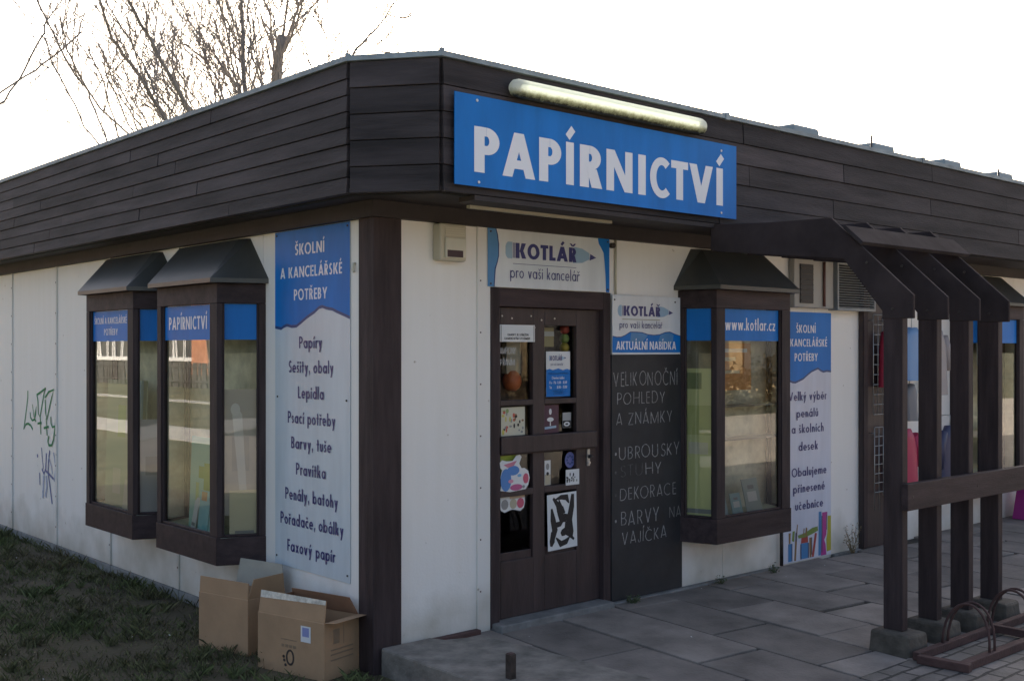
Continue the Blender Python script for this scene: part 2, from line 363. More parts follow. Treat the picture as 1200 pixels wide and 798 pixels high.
    if ch == 'P':
        c=.22+w*.35; return rc(0,0,w,1)+rc(w,1-wh,c,1)+rc(w,.4,c,.4+wh)+ring(c,.7,.31+w*.1,.3,w,wh,-90,90), c+.31+w*.1
    if ch == 'R':
        c=.20+w*.35; W=c+.31+w*.2; return rc(0,0,w,1)+rc(w,1-wh,c,1)+rc(w,.42,c,.42+wh)+ring(c,.71,.30+w*.1,.29,w,wh,-90,90)+[[(W-lw*1.1,0),(W,0),(c+lw*.7,.45),(c-lw*.35,.45)]], W
    if ch == 'S':
        r=.25+wh/4; return ring(.28,1.015-r,.26,r,w,wh,30,270)+ring(.27,-.015+r,.27,r,w,wh,-150,90), .54
    if ch == 'T': return rc(0,1-wh,.50+w*.6,1)+rc(.25-w*.2,0,.25+w*.8,1-wh), .50+w*.6
    if ch == 'U': return rc(0,.34,w,1)+rc(.66,.34,.66+w,1)+ring(.33+w/2,.35,.33+w/2,.37,w,wh,180,360), .66+w
    if ch == 'V':
        W=.62+1.15*w; return dg(W/2-lw/2,0,0,1,lw)+dg(W/2-lw/2,0,W-lw,1,lw), W
    if ch == 'Y':
        W=.6+w; return dg(W/2-lw/2,.40,0,1,lw)+dg(W/2-lw/2,.40,W-lw,1,lw)+rc(W/2-w/2,0,W/2+w/2,.42), W
    if ch == 'Z':
        W=.55+w*.6; return rc(0,1-wh,W,1)+rc(0,0,W,wh)+dg(0,wh,W-lw*1.1,1-wh,lw*1.1), W
    r = .29+w*.15; ry = x/2+.012
    if ch == 'o': return ring(r,x/2,r,ry,w,wh), 2*r
    if ch == 'a': return ring(r,x/2,r,ry,w,wh)+rc(2*r-w*.8,0,2*r+w*.2,x), 2*r+w*.2
    if ch == 'd': return ring(r,x/2,r,ry,w,wh)+rc(2*r-w*.8,0,2*r+w*.2,1.06), 2*r+w*.2
    if ch == 'q': return ring(r,x/2,r,ry,w,wh)+rc(2*r-w*.8,-.3,2*r+w*.2,x), 2*r+w*.2
    if ch == 'b': return ring(r+w*.2,x/2,r,ry,w,wh)+rc(0,0,w,1.06), 2*r+w*.2
    if ch == 'p': return ring(r+w*.2,x/2,r,ry,w,wh)+rc(0,-.32,w,x), 2*r+w*.2
    if ch == 'c': return ring(r,x/2,r,ry,w,wh,50,310), 1.62*r
    if ch == 'e': return ring(r,x/2,r,ry,w,wh,0,318)+rc(w*.5,x/2-wh/2,2*r-.005,x/2+wh/2), 2*r
    if ch == 'l': return rc(0,0,w,1.06), w
    if ch == 'ı': return rc(0,0,w,x), w
    if ch == 'i': return rc(0,0,w,x)+ring(w/2,x+.2,w*.62,w*.62,w*.6,w*.6), w
    if ch == 'j': return rc(0,-.22,w,x)+ring(w/2-.1,-.2,.1+w/2,.13,w,wh,270,360)+ring(w/2,x+.2,w*.62,w*.62,w*.6,w*.6), w
    if ch in 'nhum':
        a = .20+w*.3
        if ch == 'u': return rc(0,a+.03,w,x)+rc(2*a-w,a+.03,2*a,x)+ring(a,a+.04,a,a+.05,w,wh,180,360), 2*a
        g = rc(0,0,w,1.06 if ch == 'h' else x)+rc(2*a-w,0,2*a,x-a-.02)+ring(a,x-a-.03,a,a+.04,w,wh,0,180)
        W = 2*a
        if ch == 'm': g = g+rc(4*a-2*w,0,4*a-w,x-a-.02)+ring(3*a-w,x-a-.03,a,a+.04,w,wh,0,180); W = 4*a-w
        return g, W
    if ch == 'r': return rc(0,0,w,x)+ring(.24+w*.2,x-.26,.24+w*.2,.27,w,wh,55,180), .30+w*.3
    if ch == 't': return rc(.09,0,.09+w,.95)+rc(0,x-wh,.18+w,x), .18+w
    if ch == 'f': return rc(.09,0,.09+w,.9)+rc(0,x-wh,.18+w,x)+ring(.09+.2,.86,.2,.2,w,wh,70,180), .26+w
    if ch == 'k':
        W=.36+w; return rc(0,0,w,1.06)+[[(w-.01,.25),(w+lw*.6,.25),(W-.02,x),(W-.02-lw*1.15,x)]]+[[(W-lw*1.15,0),(W,0),(w+lw*.75,.42),(w-.01,.34)]], W
    if ch == 's':
        q=x/4+wh/4; return ring(.19,x+.01-q,.17+w*.1,q,w,wh,25,270)+ring(.18,-.01+q,.18+w*.1,q,w,wh,-155,90), .38
    if ch == 'v':
        W=.38+w; return dg(W/2-lw/2,0,0,x,lw)+dg(W/2-lw/2,0,W-lw,x,lw), W
    if ch == 'y':
        W=.38+w; return dg(W/2-lw/2,0,0,x,lw)+dg(W/2-lw/2-.19*.5,-.32,W-lw,x,lw), W
    if ch == 'w':
        W=.72+w; q=W*.28; return dg(q-lw/2,0,0,x,lw)+dg(q-lw/2,0,W/2-lw/2,x,lw)+dg(W-q-lw/2,0,W/2-lw/2,x,lw)+dg(W-q-lw/2,0,W-lw,x,lw), W
    if ch == 'x':
        W=.36+w; return dg(0,0,W-lw,x,lw)+dg(W-lw,0,0,x,lw), W
    if ch == 'z':
        W=.30+w; return rc(0,x-wh,W,x)+rc(0,0,W,wh)+dg(0,wh,W-lw,x-wh,lw), W
    dgt = {'0': lambda: (ring(.28,.5,.28,.51,w,wh), .56), '1': lambda: (rc(.16,0,.16+w,1)+[[(0,.76),(.17,1),(.17,.8)]], .16+w),
           '3': lambda: (ring(.25,.75,.25,.26,w,wh,-90,150)+ring(.26,.25,.26,.26,w,wh,-150,90), .52),
           '7': lambda: (rc(0,1-wh,.5,1)+dg(.1,0,.5-lw,1-wh,lw), .5),
           '8': lambda: (ring(.26,.75,.23,.25,w,wh)+ring(.26,.25,.26,.26,w,wh), .52)}
    if ch in dgt: return dgt[ch]()
    return [], .3

def text(mb, s, org, u, v, nrm, x0, x1, base, h, w, mm, track=.16, jit=0.0, per_letter=None):
    """write s so that it fills x0..x1 along u; base is along v; u, v, nrm are world unit vectors"""
    u, v, nrm, org = Vector(u), Vector(v), Vector(nrm), Vector(org)
    pen = 0; items = []
    for ch in s:
        g, adv = glyph(ch, w); items.append((pen, g, ch)); pen += adv+track
    tot = pen-track
    sx = (x1-x0)/tot; k = 0
    for p, g, ch in items:
        jx, jy, js, ja = (random.uniform(-jit,jit) for _ in range(4)) if jit else (0,0,0,0)
        mat_ = per_letter(ch) if per_letter else mm
        for poly in g:
            k += 1
            pts = []
            for (a, b) in poly:
                if jit: a, b = a+random.uniform(-jit,jit)*.2+ja*b*.6, b*(1+js)+jy*.8+random.uniform(-jit,jit)*.2
                pts.append(org + u*(x0+(p+a+jx)*sx) + v*(base+b*h) + nrm*(0.00006*(k % 40)))
            # keep faces turned outward
            nn = (pts[1]-pts[0]).cross(pts[2]-pts[1])
            if nn.dot(nrm) < 0: pts.reverse()
            mb.face(pts, mat_)
def poly2(mb, pts, org, u, v, nrm, mm, off=0.0):
    u, v, nrm, org = Vector(u), Vector(v), Vector(nrm), Vector(org)
    P = [org+u*a+v*b+nrm*off for a, b in pts]
    a = sum(((pts[i][0]*pts[(i+1)%len(pts)][1]-pts[(i+1)%len(pts)][0]*pts[i][1]) for i in range(len(pts))))
    if (u.cross(v).dot(nrm)) * a < 0: P.reverse()
    mb.face(P, mm)
def disc(cx, cy, rx, ry=None, n=18): 
    ry = ry or rx
    return [(cx+rx*math.cos(2*math.pi*i/n), cy+ry*math.sin(2*math.pi*i/n)) for i in range(n)]
def strokes(mb, pts, wd, org, u, v, nrm, mm, off=0.0):
    """a brush or marker stroke following pts (2D), flat on its wall"""
    P = [Vector((a,b)) for a,b in pts]; L=[]; Rr=[]
    for i,p in enumerate(P):
        d = P[min(i+1,len(P)-1)]-P[max(i-1,0)]; d = d.normalized() if d.length > 1e-9 else Vector((1,0))
        q = Vector((-d.y,d.x))*(wd if not isinstance(wd,(list,tuple)) else wd[i])*.5
        L.append(p+q); Rr.append(p-q)
    for i in range(len(P)-1):
        poly2(mb, [tuple(L[i]),tuple(L[i+1]),tuple(Rr[i+1]),tuple(Rr[i])], org, u, v, nrm, mm, off+0.00005*(i%7))

# right-hand front: plane y = 0 facing -Y ; left-hand side: plane x = 0 facing -X
RU, RV, RN = (1,0,0), (0,0,1), (0,-1,0)
LU, LV, LN = (0,-1,0), (0,0,1), (-1,0,0)

# ================================================================== SETTING
PZ, GZ = -0.04, -0.15
g = MB(); g.face([(-600,-600,GZ),(600,-600,GZ),(600,600,GZ),(-600,600,GZ)], M['lawn'])
structure(g.build('ground'))
g = MB(); g.face([(-3.2,-3.5,GZ+.004),(0.0,-3.5,GZ+.004),(0.0,9.5,GZ+.004),(-3.2,9.5,GZ+.004)], M['dirt'])
structure(g.build('turf'))
g = MB()
M['stone'] = mat('concrete_slab', (.200,.170,.145), .85, .34, 3.0, .5, 55, island=.24, detail=10)
M['bed'] = mat('slab_bedding_soil', (.030,.026,.019), .95, .4, 8, .6, 50)
g.box((0.03,-5.4,-.30),(40,0.10,PZ-.016), M['bed'])
g.box((9.6,-5.38,-.1),(39.9,-.06,PZ), M['slab'])
_r = random.Random(42); ca, sa = math.cos(R(-6)), math.sin(R(-6))
for i in range(-8, 16):
    for k in range(-3, 9):
        a0 = i*.50; b0 = -k*.78-(.39 if i % 2 else 0)+_r.uniform(-.03,.03)
        gx, gy = .008+_r.uniform(0,.005), .007+_r.uniform(0,.006)
        P4 = [(a0+gx,b0+gy),(a0+.50-gx,b0+gy),(a0+.50-gx,b0+.78-gy),(a0+gx,b0+.78-gy)]
        P4 = [(2.83+ca*p-sa*q+_r.uniform(-.002,.002), -.28+sa*p+ca*q+_r.uniform(-.002,.002)) for p,q in P4]
        cx_ = sum(p[0] for p in P4)/4; cy_ = sum(p[1] for p in P4)/4
        if cx_ < .36 or cx_ > 9.5 or cy_ > .18 or cy_ < -5.0 or min(p[0] for p in P4) < .06: continue
        if cx_ > 1.75 and max(p[1] for p in P4) < -2.05: continue
        h = PZ+_r.uniform(-.004,.002); tx, ty = _r.uniform(-.006,.006), _r.uniform(-.006,.006)
        g.hexa([(*p,PZ-.05) for p in P4], [(p[0],p[1],h+tx*(p[0]-cx_)+ty*(p[1]-cy_)) for p in P4], M['stone'])
structure(g.build('pavement', bevel=.005))
g = MB(); g.box((1.62,-5.395,-.2),(14,-2.02,PZ+.004), M['cobble'])
structure(g.build('paving_setts'))
M['square'] = mat('pale_square_paving', (.46,.40,.32), .9, .12, .8, .2, 12)
g = MB(); g.box((-6,-13,-.3),(60,-5.405,PZ-.004), M['square']); structure(g.build('square'))  # unseen paving, made deep, pale and warm to bounce light onto the front
g = MB(); g.box((-8.4,-20,-.3),(-6.7,90,GZ+.012), M['path'])
structure(g.build('path'))
g = MB(); g.box((-14.6,-20,-.3),(-13.9,90,GZ+.012), M['path']); structure(g.build('footpath'))
# raised weathered slab at the corner, its left end dropping to the turf
g = MB()
pts = [(0.02,-.03),(0.02,-.95),(.10,-1.55),(.72,-1.45),(.66,-.55),(.62,-.20),(.40,-.12),(.36,-.03)]
g.prism([(a,b,-.30) for a,b in pts], (0,0,.302), M['concrete'])
structure(g.build('corner_slab', bevel=.012))

# grass: countless blades on the turf
def blades():
    mb = MB(); rnd = random.Random(3)
    clumps = [(-rnd.random()*2.0, -1.0+rnd.random()*8.2, rnd.uniform(.02,.09), rnd.uniform(.5,1.7)) for _ in range(520)]
    def blade(x, y, h):
        a = rnd.random()*6.28; wd = .0020+.0030*rnd.random(); lean = h*rnd.uniform(.2,1.3)
        c,s_ = math.cos(a)*wd, math.sin(a)*wd; b = rnd.random()*6.28
        mb.face([(x-c,y-s_,GZ+.004),(x+c,y+s_,GZ+.004),(x+lean*.5*math.cos(b)+c*.6,y+lean*.5*math.sin(b)+s_*.6,GZ+.004+h*.7),(x+lean*math.cos(b),y+lean*math.sin(b),GZ+.004+h)], M['grass'])
    for i in range(30000):
        x = -rnd.random()**1.1*2.1-.012; y = -1.0+rnd.random()*8.2
        if y < .1 and x > -.05: continue
        n_ = math.sin(x*5.1+y*2.3)+math.sin(x*2.7-y*4.1+1.3)+math.sin(y*7.7+x*9.1)*.6
        if n_ < -.7 and rnd.random() < .85: continue          # worn bare soil
        blade(x, y, .010+.028*rnd.random()**1.5)
    for cx_,cy_,cr,hs in clumps:
        for _ in range(int(26*hs)):
            x = min(cx_+rnd.gauss(0,cr*.5), -.014); y = cy_+rnd.gauss(0,cr*.5)
            if y < .1 and x > -.05: continue
            blade(x, y, (.022+.035*rnd.random())*hs)
    for i in range(1500):
        y = .2+rnd.random()**1.2*6.8
        if rnd.random() < .35+.65*max(0, math.sin(y*6.3)*math.sin(y*2.1)): blade(-.014-abs(rnd.gauss(0,.03)), y, .03+.07*rnd.random()**2)
    return mb
tag(blades().build('grass'), 'short dull turf beside the white side wall', 'grass', kind='stuff')

# ================================================================== SHOP BUILDING
shop = thing('shop_building', (0,0,0), 'single storey white panelled stationery shop with dark timber fascia and bay windows', 'shop')
XE, YE = 13.0, 9.6     # far ends of the two fronts
# --- walls (front in pieces round the door, all panels real boxes)
wl = MB()
for a,b in ((.168,.733),):
    wl.box((a,0,-.06),(b,.12,2.42), M['white'])
wl.box((.733,-.012,-.05),(.832,.12,2.42), M['strip'])            # cover strip beside the door
wl.box((.832,0,2.03),(1.886,.12,2.42), M['white'])                # over the door
for a,b in ((1.886,3.10),(3.104,4.30),(4.304,5.5),(5.504,6.7),(6.704,7.9),(7.904,9.1),(9.104,XE)):
    wl.box((a,0,-.06),(b,.12,2.42), M['white'])
for k in range(7): wl.box((.752,-.0145,.2+.31*k),(.760,-.0121,.209+.31*k), M['rust'])
wl.build('front_wall', shop)
wl = MB()
ys = [.135,1.245,2.465,3.714,4.924,6.124,7.33,8.54,YE]
for a,b in zip(ys[:-1], ys[1:]):
    wl.box((0,a+.002,-.075),(.12,b-.002,2.42), M['white'])
wl.build('side_wall', shop)
bt = MB()
for y in ys[2:-1]:
    bt.box((-.012,y-.016,-.07),(-.0005,y+.016,2.40), M['strip'])
for y in ys[2:-1]:
    for k in range(9): bt.box((-.0145,y-.005,.08+.27*k),(-.0121,y+.005,.092+.27*k), M['rust'])
bt.build('cover_strip', shop)
pl = MB()
for a,b in zip(ys[:-1], ys[1:]):
    pl.box((-.006,a+.004,-.40),(.11,b-.004,-.079), M['plinth'])
pl.build('plinth', shop, bevel=.006)
# rear walls and inside
iw = MB()
iw.box((.12,YE-.12,-.3),(XE,YE,3.1), M['white']); iw.box((XE-.12,.12,-.3),(XE,YE-.12,3.1), M['white'])
iw.build('rear_wall', shop)
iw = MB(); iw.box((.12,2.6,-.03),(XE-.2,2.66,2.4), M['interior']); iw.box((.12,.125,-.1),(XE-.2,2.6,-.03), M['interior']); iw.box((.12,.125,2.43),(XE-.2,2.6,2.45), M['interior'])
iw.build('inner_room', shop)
# --- corner post
cp = MB()
cp.box((-.022,-.022,-.20),(.168,.05,2.40), M['wood'])
cp.box((-.018,.051,-.20),(.04,.133,2.40), M['wood'])
cp.build('corner_post', shop, bevel=.004)
# --- wall-top beams
bm_ = MB()
bm_.box((-.05,-.05,2.385),(XE,.02,2.475), M['soffit'])
bm_.box((-.05,.021,2.385),(.02,YE,2.475), M['soffit'])
bm_.build('wall_top_beam', shop)
# --- soffit
FA = [(-.30,YE),(-.30,-.193),(0.0,-.60),(XE,-.60)]
sf = MB()
sf.prism([(-.29,YE,2.475),(-.29,-.185,2.475),(.005,-.585,2.475),(XE,-.585,2.475),(XE,.1,2.475),(.1,.1,2.475),(.1,YE,2.475)], (0,0,.02), M['soffit'])
sf.build('soffit', shop)
sf = MB(); sf.box((.495,-.230,2.456),(1.67,-.200,2.474), M['casingdk'])
sf.build('soffit_batten', shop)
# --- fascia boards
def boards(mb, P, Q, z0, z1, n, joints, rnd, thick=.024, gap=.0035):
    P = Vector((*P,0)); Q = Vector((*Q,0)); d = (Q-P); L = d.length; d.normalize(); nr = Vector((d.y,-d.x,0))
    if nr.dot(Vector((.6,.6,0))-P) > 0 and L < 1: pass
    dz = (z1-z0)/n
    for i in range(n):
        cuts = [0]+sorted(j for j in joints(i, rnd) if .3 < j < L-.3)+[L]
        for a,b in zip(cuts[:-1], cuts[1:]):
            o = rnd.uniform(0,.004); e = .0025
            a2 = a+(e if a > 0 else 0); b2 = b-(e if b < L else 0)
            za = z0+i*dz+gap*.5; zb = z0+(i+1)*dz-gap*.5
            tilt = .006
            p = lambda s,k,z: P+d*s+nr*k+Vector((0,0,z))
            mb.hexa([p(a2,-.02,za),p(b2,-.02,za),p(b2,thick+o+tilt,za),p(a2,thick+o+tilt,za)],
                    [p(a2,-.02,zb),p(b2,-.02,zb),p(b2,thick+o,zb),p(a2,thick+o,zb)], M['cladding'])
rnd = random.Random(11)
fb = MB()
ZB, ZT = 2.468, 3.155
def jl(i, r): return [1.2+r.uniform(0,1.6)+k*2.9 for k in range(4)]
def nj(i, r): return []
def jr(i, r): return [2.4+(i%2)*1.3+r.uniform(-.2,.2)+k*2.75 for k in range(5)]
boards(fb, (-.276,YE), (-.276,-.185), ZB, ZT, 8, jl, rnd)
boards(fb, (-.276,-.190), (.012,-.578), ZB, ZT, 5, nj, rnd)
boards(fb, (.012,-.576), (XE,-.576), ZB, ZT, 5, jr, rnd)
fb.build('fascia_cladding', shop, bevel=.002)
bk = MB()
bk.prism([(-.262,YE,ZB-.004),(-.262,-.18,ZB-.004),(.02,-.562,ZB-.004),(XE,-.562,ZB-.004),(XE,-.53,ZB-.004),(.04,-.53,ZB-.004),(-.23,-.165,ZB-.004),(-.23,YE,ZB-.004)], (0,0,.69), M['gap'])
bk.build('fascia_backing', shop)
# --- flashing and roof
fl = MB()
def strip(P, Q, Rr, mm, mb, z0=3.152, z1=3.188, t=.03):
    pass
outer = [(-.318,YE),(-.318,-.200),(-.008,-.620),(XE,-.620)]; inner = [(-.22,YE),(-.22,-.16),(.04,-.52),(XE,-.52)]
for i in range(3):
    a,b,c,d = outer[i],outer[i+1],inner[i+1],inner[i]
    fl.hexa([(*a,3.158),(*b,3.158),(*c,3.158),(*d,3.158)], [(*a,3.186),(*b,3.186),(*c,3.198),(*d,3.198)], M['flash'])
for (x,y) in ((-.30,-.19),(.0,-.605)):
    fl.box((x-.012,y-.010,3.18),(x+.012,y+.010,3.202), M['flash'])
for x in (2.35,4.9,7.2):
    fl.box((x-.02,-.626,3.152),(x+.02,-.50,3.198), M['flash'])
fl.build('roof_edge_flashing', shop)
rf = MB()
rf.prism([(-.23,YE,3.10),(-.23,-.16,3.10),(.04,-.53,3.10),(XE,-.53,3.10),(XE,YE,3.10)], (0,0,.07), M['roof'])
rf.build('roof', shop)
# --- graffiti on the side wall (marker and spray)
gr = MB()
M['gg'] = mat('green_spray', (.012,.20,.062), .7, .25, 60); M['gv'] = mat('violet_spray', (.14,.15,.30), .7, .4, 50); M['gv2'] = mat('violet_spray_faint', (.40,.43,.54), .7, .3, 40)
def gp(cx, cy): return (-(4.945+(332-cx)*.0044), 1.30-(cy-88)*.00160)
def gs(pts, wd, mm, off):
    strokes(gr, [gp(*p) for p in pts], wd, (-.0015,0,0), LU, LV, LN, mm, off)
gs([(163,108),(162,150),(155,210),(146,275),(137,338),(150,306),(165,300),(180,308),(194,330)], .022, M['gg'], 0)
gs([(178,232),(180,262),(190,278),(204,272),(212,240),(216,195),(208,240),(207,270),(214,282)], .020, M['gg'], .0006)
gs([(192,185),(196,215),(203,262)], .014, M['gg'], .0010)
gs([(218,128),(240,112),(272,86),(262,118),(238,255),(228,232),(226,165),(220,128)], .020, M['gg'], .0012)
gs([(238,240),(242,290),(243,350)], .018, M['gg'], .0018); gs([(224,292),(248,284)], .020, M['gg'], .0022)
gs([(268,140),(290,105),(320,90),(306,140),(280,260),(272,225),(270,150)], .020, M['gg'], .0024)
gs([(276,255),(278,300),(281,352)], .018, M['gg'], .0030); gs([(262,312),(290,300)], .020, M['gg'], .0034)
gs([(303,242),(304,280),(312,300),(330,292)], .018, M['gg'], .0036); gs([(331,252),(328,300),(318,372),(308,402),(292,404),(286,384),(292,352)], .022, M['gg'], .0040)
gr.build('graffiti', shop); gr = MB()
gs([(222,468),(224,486)], .03, M['gv'], 0)
gs([(247,425),(250,470),(258,545)], .016, M['gv'], .0004); gs([(250,545),(262,572),(272,540),(276,452)], .026, M['gv'], .0008)
gs([(268,548),(292,566),(318,588)], .022, M['gv'], .0012); gs([(296,432),(290,480),(286,556),(298,640),(310,728)], .024, M['gv'], .0016)
gs([(318,440),(330,520),(322,600)], .020, M['gv2'], .0020); gs([(236,570),(238,640)], .018, M['gv'], .0022)
gs([(262,580),(258,650),(256,710)], .034, M['gv2'], .0024); gs([(276,580),(280,640),(272,700)], .034, M['gv2'], .0028); gs([(290,470),(306,520),(312,560)], .016, M['gv2'], .003)
gr.build('graffiti', shop)

# --- bay windows -----------------------------------------------------------------
def bay(u0, side, banner, texts, roof, items_rot=0):
    """one projecting display window; side 'L' = on the side wall, 'R' = on the front"""
    if side == 'R': W = lambda u,d,z: Vector((u0+u,-d,z))
    else: W = lambda u,d,z: Vector((-d,u0+u,z))
    flip = side == 'L'
    FP = [(0,.0),(.125,.275),(1.01,.275),(1.12,0)] if flip else [(0,.0),(.09,.275),(.97,.275),(1.10,0)]
    SWF = (.10,.062) if flip else (.095,.105)
    SWS = (.045,.035)
    ZB_, ZS, ZH, ZE = .295, .470, 1.945, 2.07
    fr = MB()
    faces = []
    for i in range(3):
        a = Vector(FP[i]); b = Vector(FP[i+1]); L = (b-a).length; d = (b-a)/L; nrm = Vector((-d.y, d.x))   # outward (+d)
        if nrm.y < 0 and i == 1: nrm = -nrm
        if i == 0 and nrm.x > 0: nrm = -nrm
        if i == 2 and nrm.x < 0: nrm = -nrm
        faces.append((a,d,L,nrm))
        def bar(s0,s1,z0,z1,t0=0.0,t1=.05,mm=M['wood'], mb=fr):
            q = []
            for z in (z0,z1):
                for (s_,t) in ((s0,t0),(s1,t0),(s1,t1),(s0,t1)):
                    p = a+d*s_-nrm*t; q.append(W(p.x,p.y,z))
            mb.hexa(q[:4], q[4:], mm)
        sw = SWF if i == 1 else (SWS if i == 0 else SWS[::-1])
        bar(0,sw[0],ZS+.001,ZH-.001); bar(L-sw[1],L,ZS+.001,ZH-.001)
        bar(-.004 if i == 1 else 0,L+(.004 if i == 1 else 0),ZB_,ZS,-.006,.05, M['wood_h']); bar(0,L,ZH,ZE,0,.05,M['wood_h'])
        # slim glazing beads
        for s_ in (sw[0], L-sw[1]-.012): bar(s_,s_+.012,ZS+.001,ZH-.001,.012,.03)
        bar(sw[0]+.012,L-sw[1]-.012,ZS+.001,ZS+.016,.012,.03)
    # closing boards top and bottom
    for z in (ZB_+.01, ZE-.01):
        fr.face([W(p[0],p[1],z) for p in ((.01,0),(.10,.26),(.96,.26),(1.09,0))], M['wood_h'])
    fr.face([W(p[0],p[1],ZS-.002) for p in ((.01,0),(.10,.26),(.96,.26),(1.09,0))], M['display2'])
    fo = fr.build('bay_window', shop, bevel=.003)
    # panes
    for i,(a,d,L,nrm) in enumerate(faces):
        sw = SWF if i == 1 else (SWS if i == 0 else SWS[::-1])
        pn = MB(); pt = []
        for (s_,z) in ((sw[0]-.004,ZS),(L-sw[1]+.004,ZS),(L-sw[1]+.004,ZH),(sw[0]-.004,ZH)):
            p = a+d*s_-nrm*.030; pt.append(W(p.x,p.y,z))
        n3 = (pt[1]-pt[0]).cross(pt[2]-pt[1]); p = a+nrm; o3 = W(p.x,p.y,0)-W(a.x,a.y,0)
        if n3.dot(o3) < 0: pt.reverse()
        pn.face(pt, M['glass']); pn.build('pane', fo)
        # blue printed header strip stuck on the pane
        bn = MB(); za, zb = (1.715, ZH-.004)
        q = []
        for t in (.029,.0265):
            for (s_,z) in ((sw[0]+.010,za),(L-sw[1]-.010,za),(L-sw[1]-.010,zb),(sw[0]+.010,zb)):
                p = a+d*s_-nrm*t; q.append(W(p.x,p.y,z))
        bn.hexa(q[:4], q[4:], M['blue'])
        if i == 1 and texts:
            p = a-nrm*.0255; O = W(p.x,p.y,0); uu = (W(1,0,0)-W(0,0,0)); nn = W(0,1,0)-W(0,0,0)
            # reading direction: on the side wall the text runs towards -Y
            if flip: O = W(a.x+L,p.y,0); uu = -uu
            for (s0,s1,zb_,hh,ww,st) in texts: text(bn, st, O, uu, (0,0,1), nn, s0, s1, zb_, hh, ww, M['letter'])
        bn.build('header_strip', fo)
    # sheet-metal roof
    rm = MB()
    ev = [(-.035,0),(.095,.335),(1.025,.335),(1.165,0)] if flip else [(-.045,0),(.055,.335),(1.005,.335),(1.145,0)]
    tl, tr, td = roof
    tp = [(tl-.08,0),(tl,td),(tr,td),(tr+.06,0)]
    E0 = [W(*p,ZE+.002) for p in ev]; E1 = [W(*p,ZE+.030) for p in ev]; T = [W(*p,2.372) for p in tp]
    order = (lambda f: tuple(reversed(f))) if flip else (lambda f: f)
    for i in range(3):
        rm.face(order([E0[i],E0[i+1],E1[i+1],E1[i]]), M['sheet']); rm.face(order([E1[i],E1[i+1],T[i+1],T[i]]), M['sheet'])
    rm.face(order(E0[::-1]), M['wood_h']); rm.face(order(T), M['sheet'])
    rm.build('bay_roof', fo)
    # coloured display backing against the wall
    bb = MB(); bb.face([W(.03,.006,ZS),W(1.07,.006,ZS),W(1.07,.006,ZH),W(.03,.006,ZH)] if not flip else [W(1.07,.006,ZS),W(.03,.006,ZS),W(.03,.006,ZH),W(1.07,.006,ZH)], M['display'])
    bb.build('display_backing', fo)
    return W
tP = [(.165,.80,1.755,.115,.17,'PAPÍRNICTVÍ')]
tP = [(.135,.70,1.785,.085,.22,'PAPÍRNICTVÍ')]
tS = [(.105,.715,1.845,.048,.21,'ŠKOLNÍ A KANCELÁŘSKÉ'), (.29,.55,1.760,.048,.21,'POTŘEBY')]
tW = [(.128,.722,1.79,.085,.17,'www.kotlar.cz')]
W1 = bay(1.210,'L',True,tP,(.28,1.16,.04))
W2 = bay(2.500,'L',True,tS,(.32,1.20,.04))
W3 = bay(2.590,'R',True,tW,(.22,.96,.04))
W4 = bay(6.550,'R',True,[],(.20,.98,.04))

# --- entrance door (part of the building)
df = MB()
df.box((.834,-.016,-.03),(.905,.10,2.028), M['wood']); df.box((1.815,-.016,-.09),(1.884,.10,2.028), M['wood']); df.box((.9051,-.014,1.915),(1.8149,.10,2.026), M['wood_h'])
df.build('door_frame', shop, bevel=.004)
dr = MB(); Y0,Y1 = .022,.066
cols = [(.905,.945),(1.215,1.315),(1.600,1.815)]
for a,b in cols: dr.box((a,Y0,0.0),(b,Y1,1.913), M['door'])
for a,b in ((.945,1.215),(1.315,1.600)):
    for z0,z1 in ((1.805,1.913),(1.305,1.340),(1.000,1.115),(.745,.785),(0.0,.350)):
        dr.box((a,Y0,z0),(b,Y1,z1), M['door'])
    dr.box((a+.0005,Y0+.016,.345),(b-.0005,Y1-.004,.40), M['door'])
door = dr.build('door', shop, bevel=.004)
for a,b in ((.945,1.215),(1.315,1.600)):
    for z0,z1 in ((1.340,1.805),(1.115,1.305),(.785,1.000),(.40,.745)):
        p = MB(); p.face([(a,.050,z0),(b,.050,z0),(b,.050,z1),(a,.050,z1)], M['glassdoor']); p.build('pane', door)
kp = MB(); kp.box((.925,-.010,1.010),(1.765,.0215,1.118), M['door']); kp.build('push_board', door, bevel=.006)
hd = MB(); hd.box((1.693,.014,.890),(1.717,.0215,.998), M['steel']); hd.tube([(1.706,.014,.955),(1.706,-.02,.955),(1.690,-.026,.953),(1.665,-.026,.950)], .007, M['darksteel'], 8)
hd.tube([(1.706,.016,.91),(1.706,.006,.91)], .010, M['screw'], 10)
hd.build('handle', door)
for (x,z) in ((.955,1.858),(1.035,1.845),(1.195,1.862),(1.225,1.79),(1.285,1.838),(1.40,1.85)):
    sw_ = MB(); sw_.tube([(x,.0225,z),(x,.017,z)], .006, M['screw'], 8); sw_.build('screw_head', door)
th = MB(); th.box((.845,-.105,-.25),(1.83,.10,-.002), M['sill']); th.build('threshold', shop, bevel=.008)
# moss-grown kerb course along the foot of the front
kb = MB(); kb.box((1.886,-.055,-.2),(3.75,-.004,-.030), M['sill']); kb.box((4.53,-.04,-.2),(4.94,-.004,-.030), M['sill']); kb.build('foot_course', shop, bevel=.008)
kb = MB(); kb.box((.17,-.05,-.2),(.732,-.004,-.012), M['rust']); kb.build('foot_board', shop, bevel=.006)

# --- brown double door of the next shop
nd = MB(); nd.box((4.952,-.045,-.035),(5.49,-.003,2.383), M['door']); nd.box((4.952,-.055,-.03),(5.02,-.046,2.30), M['wood'])
nd.build('brown_side_door', shop, bevel=.004)

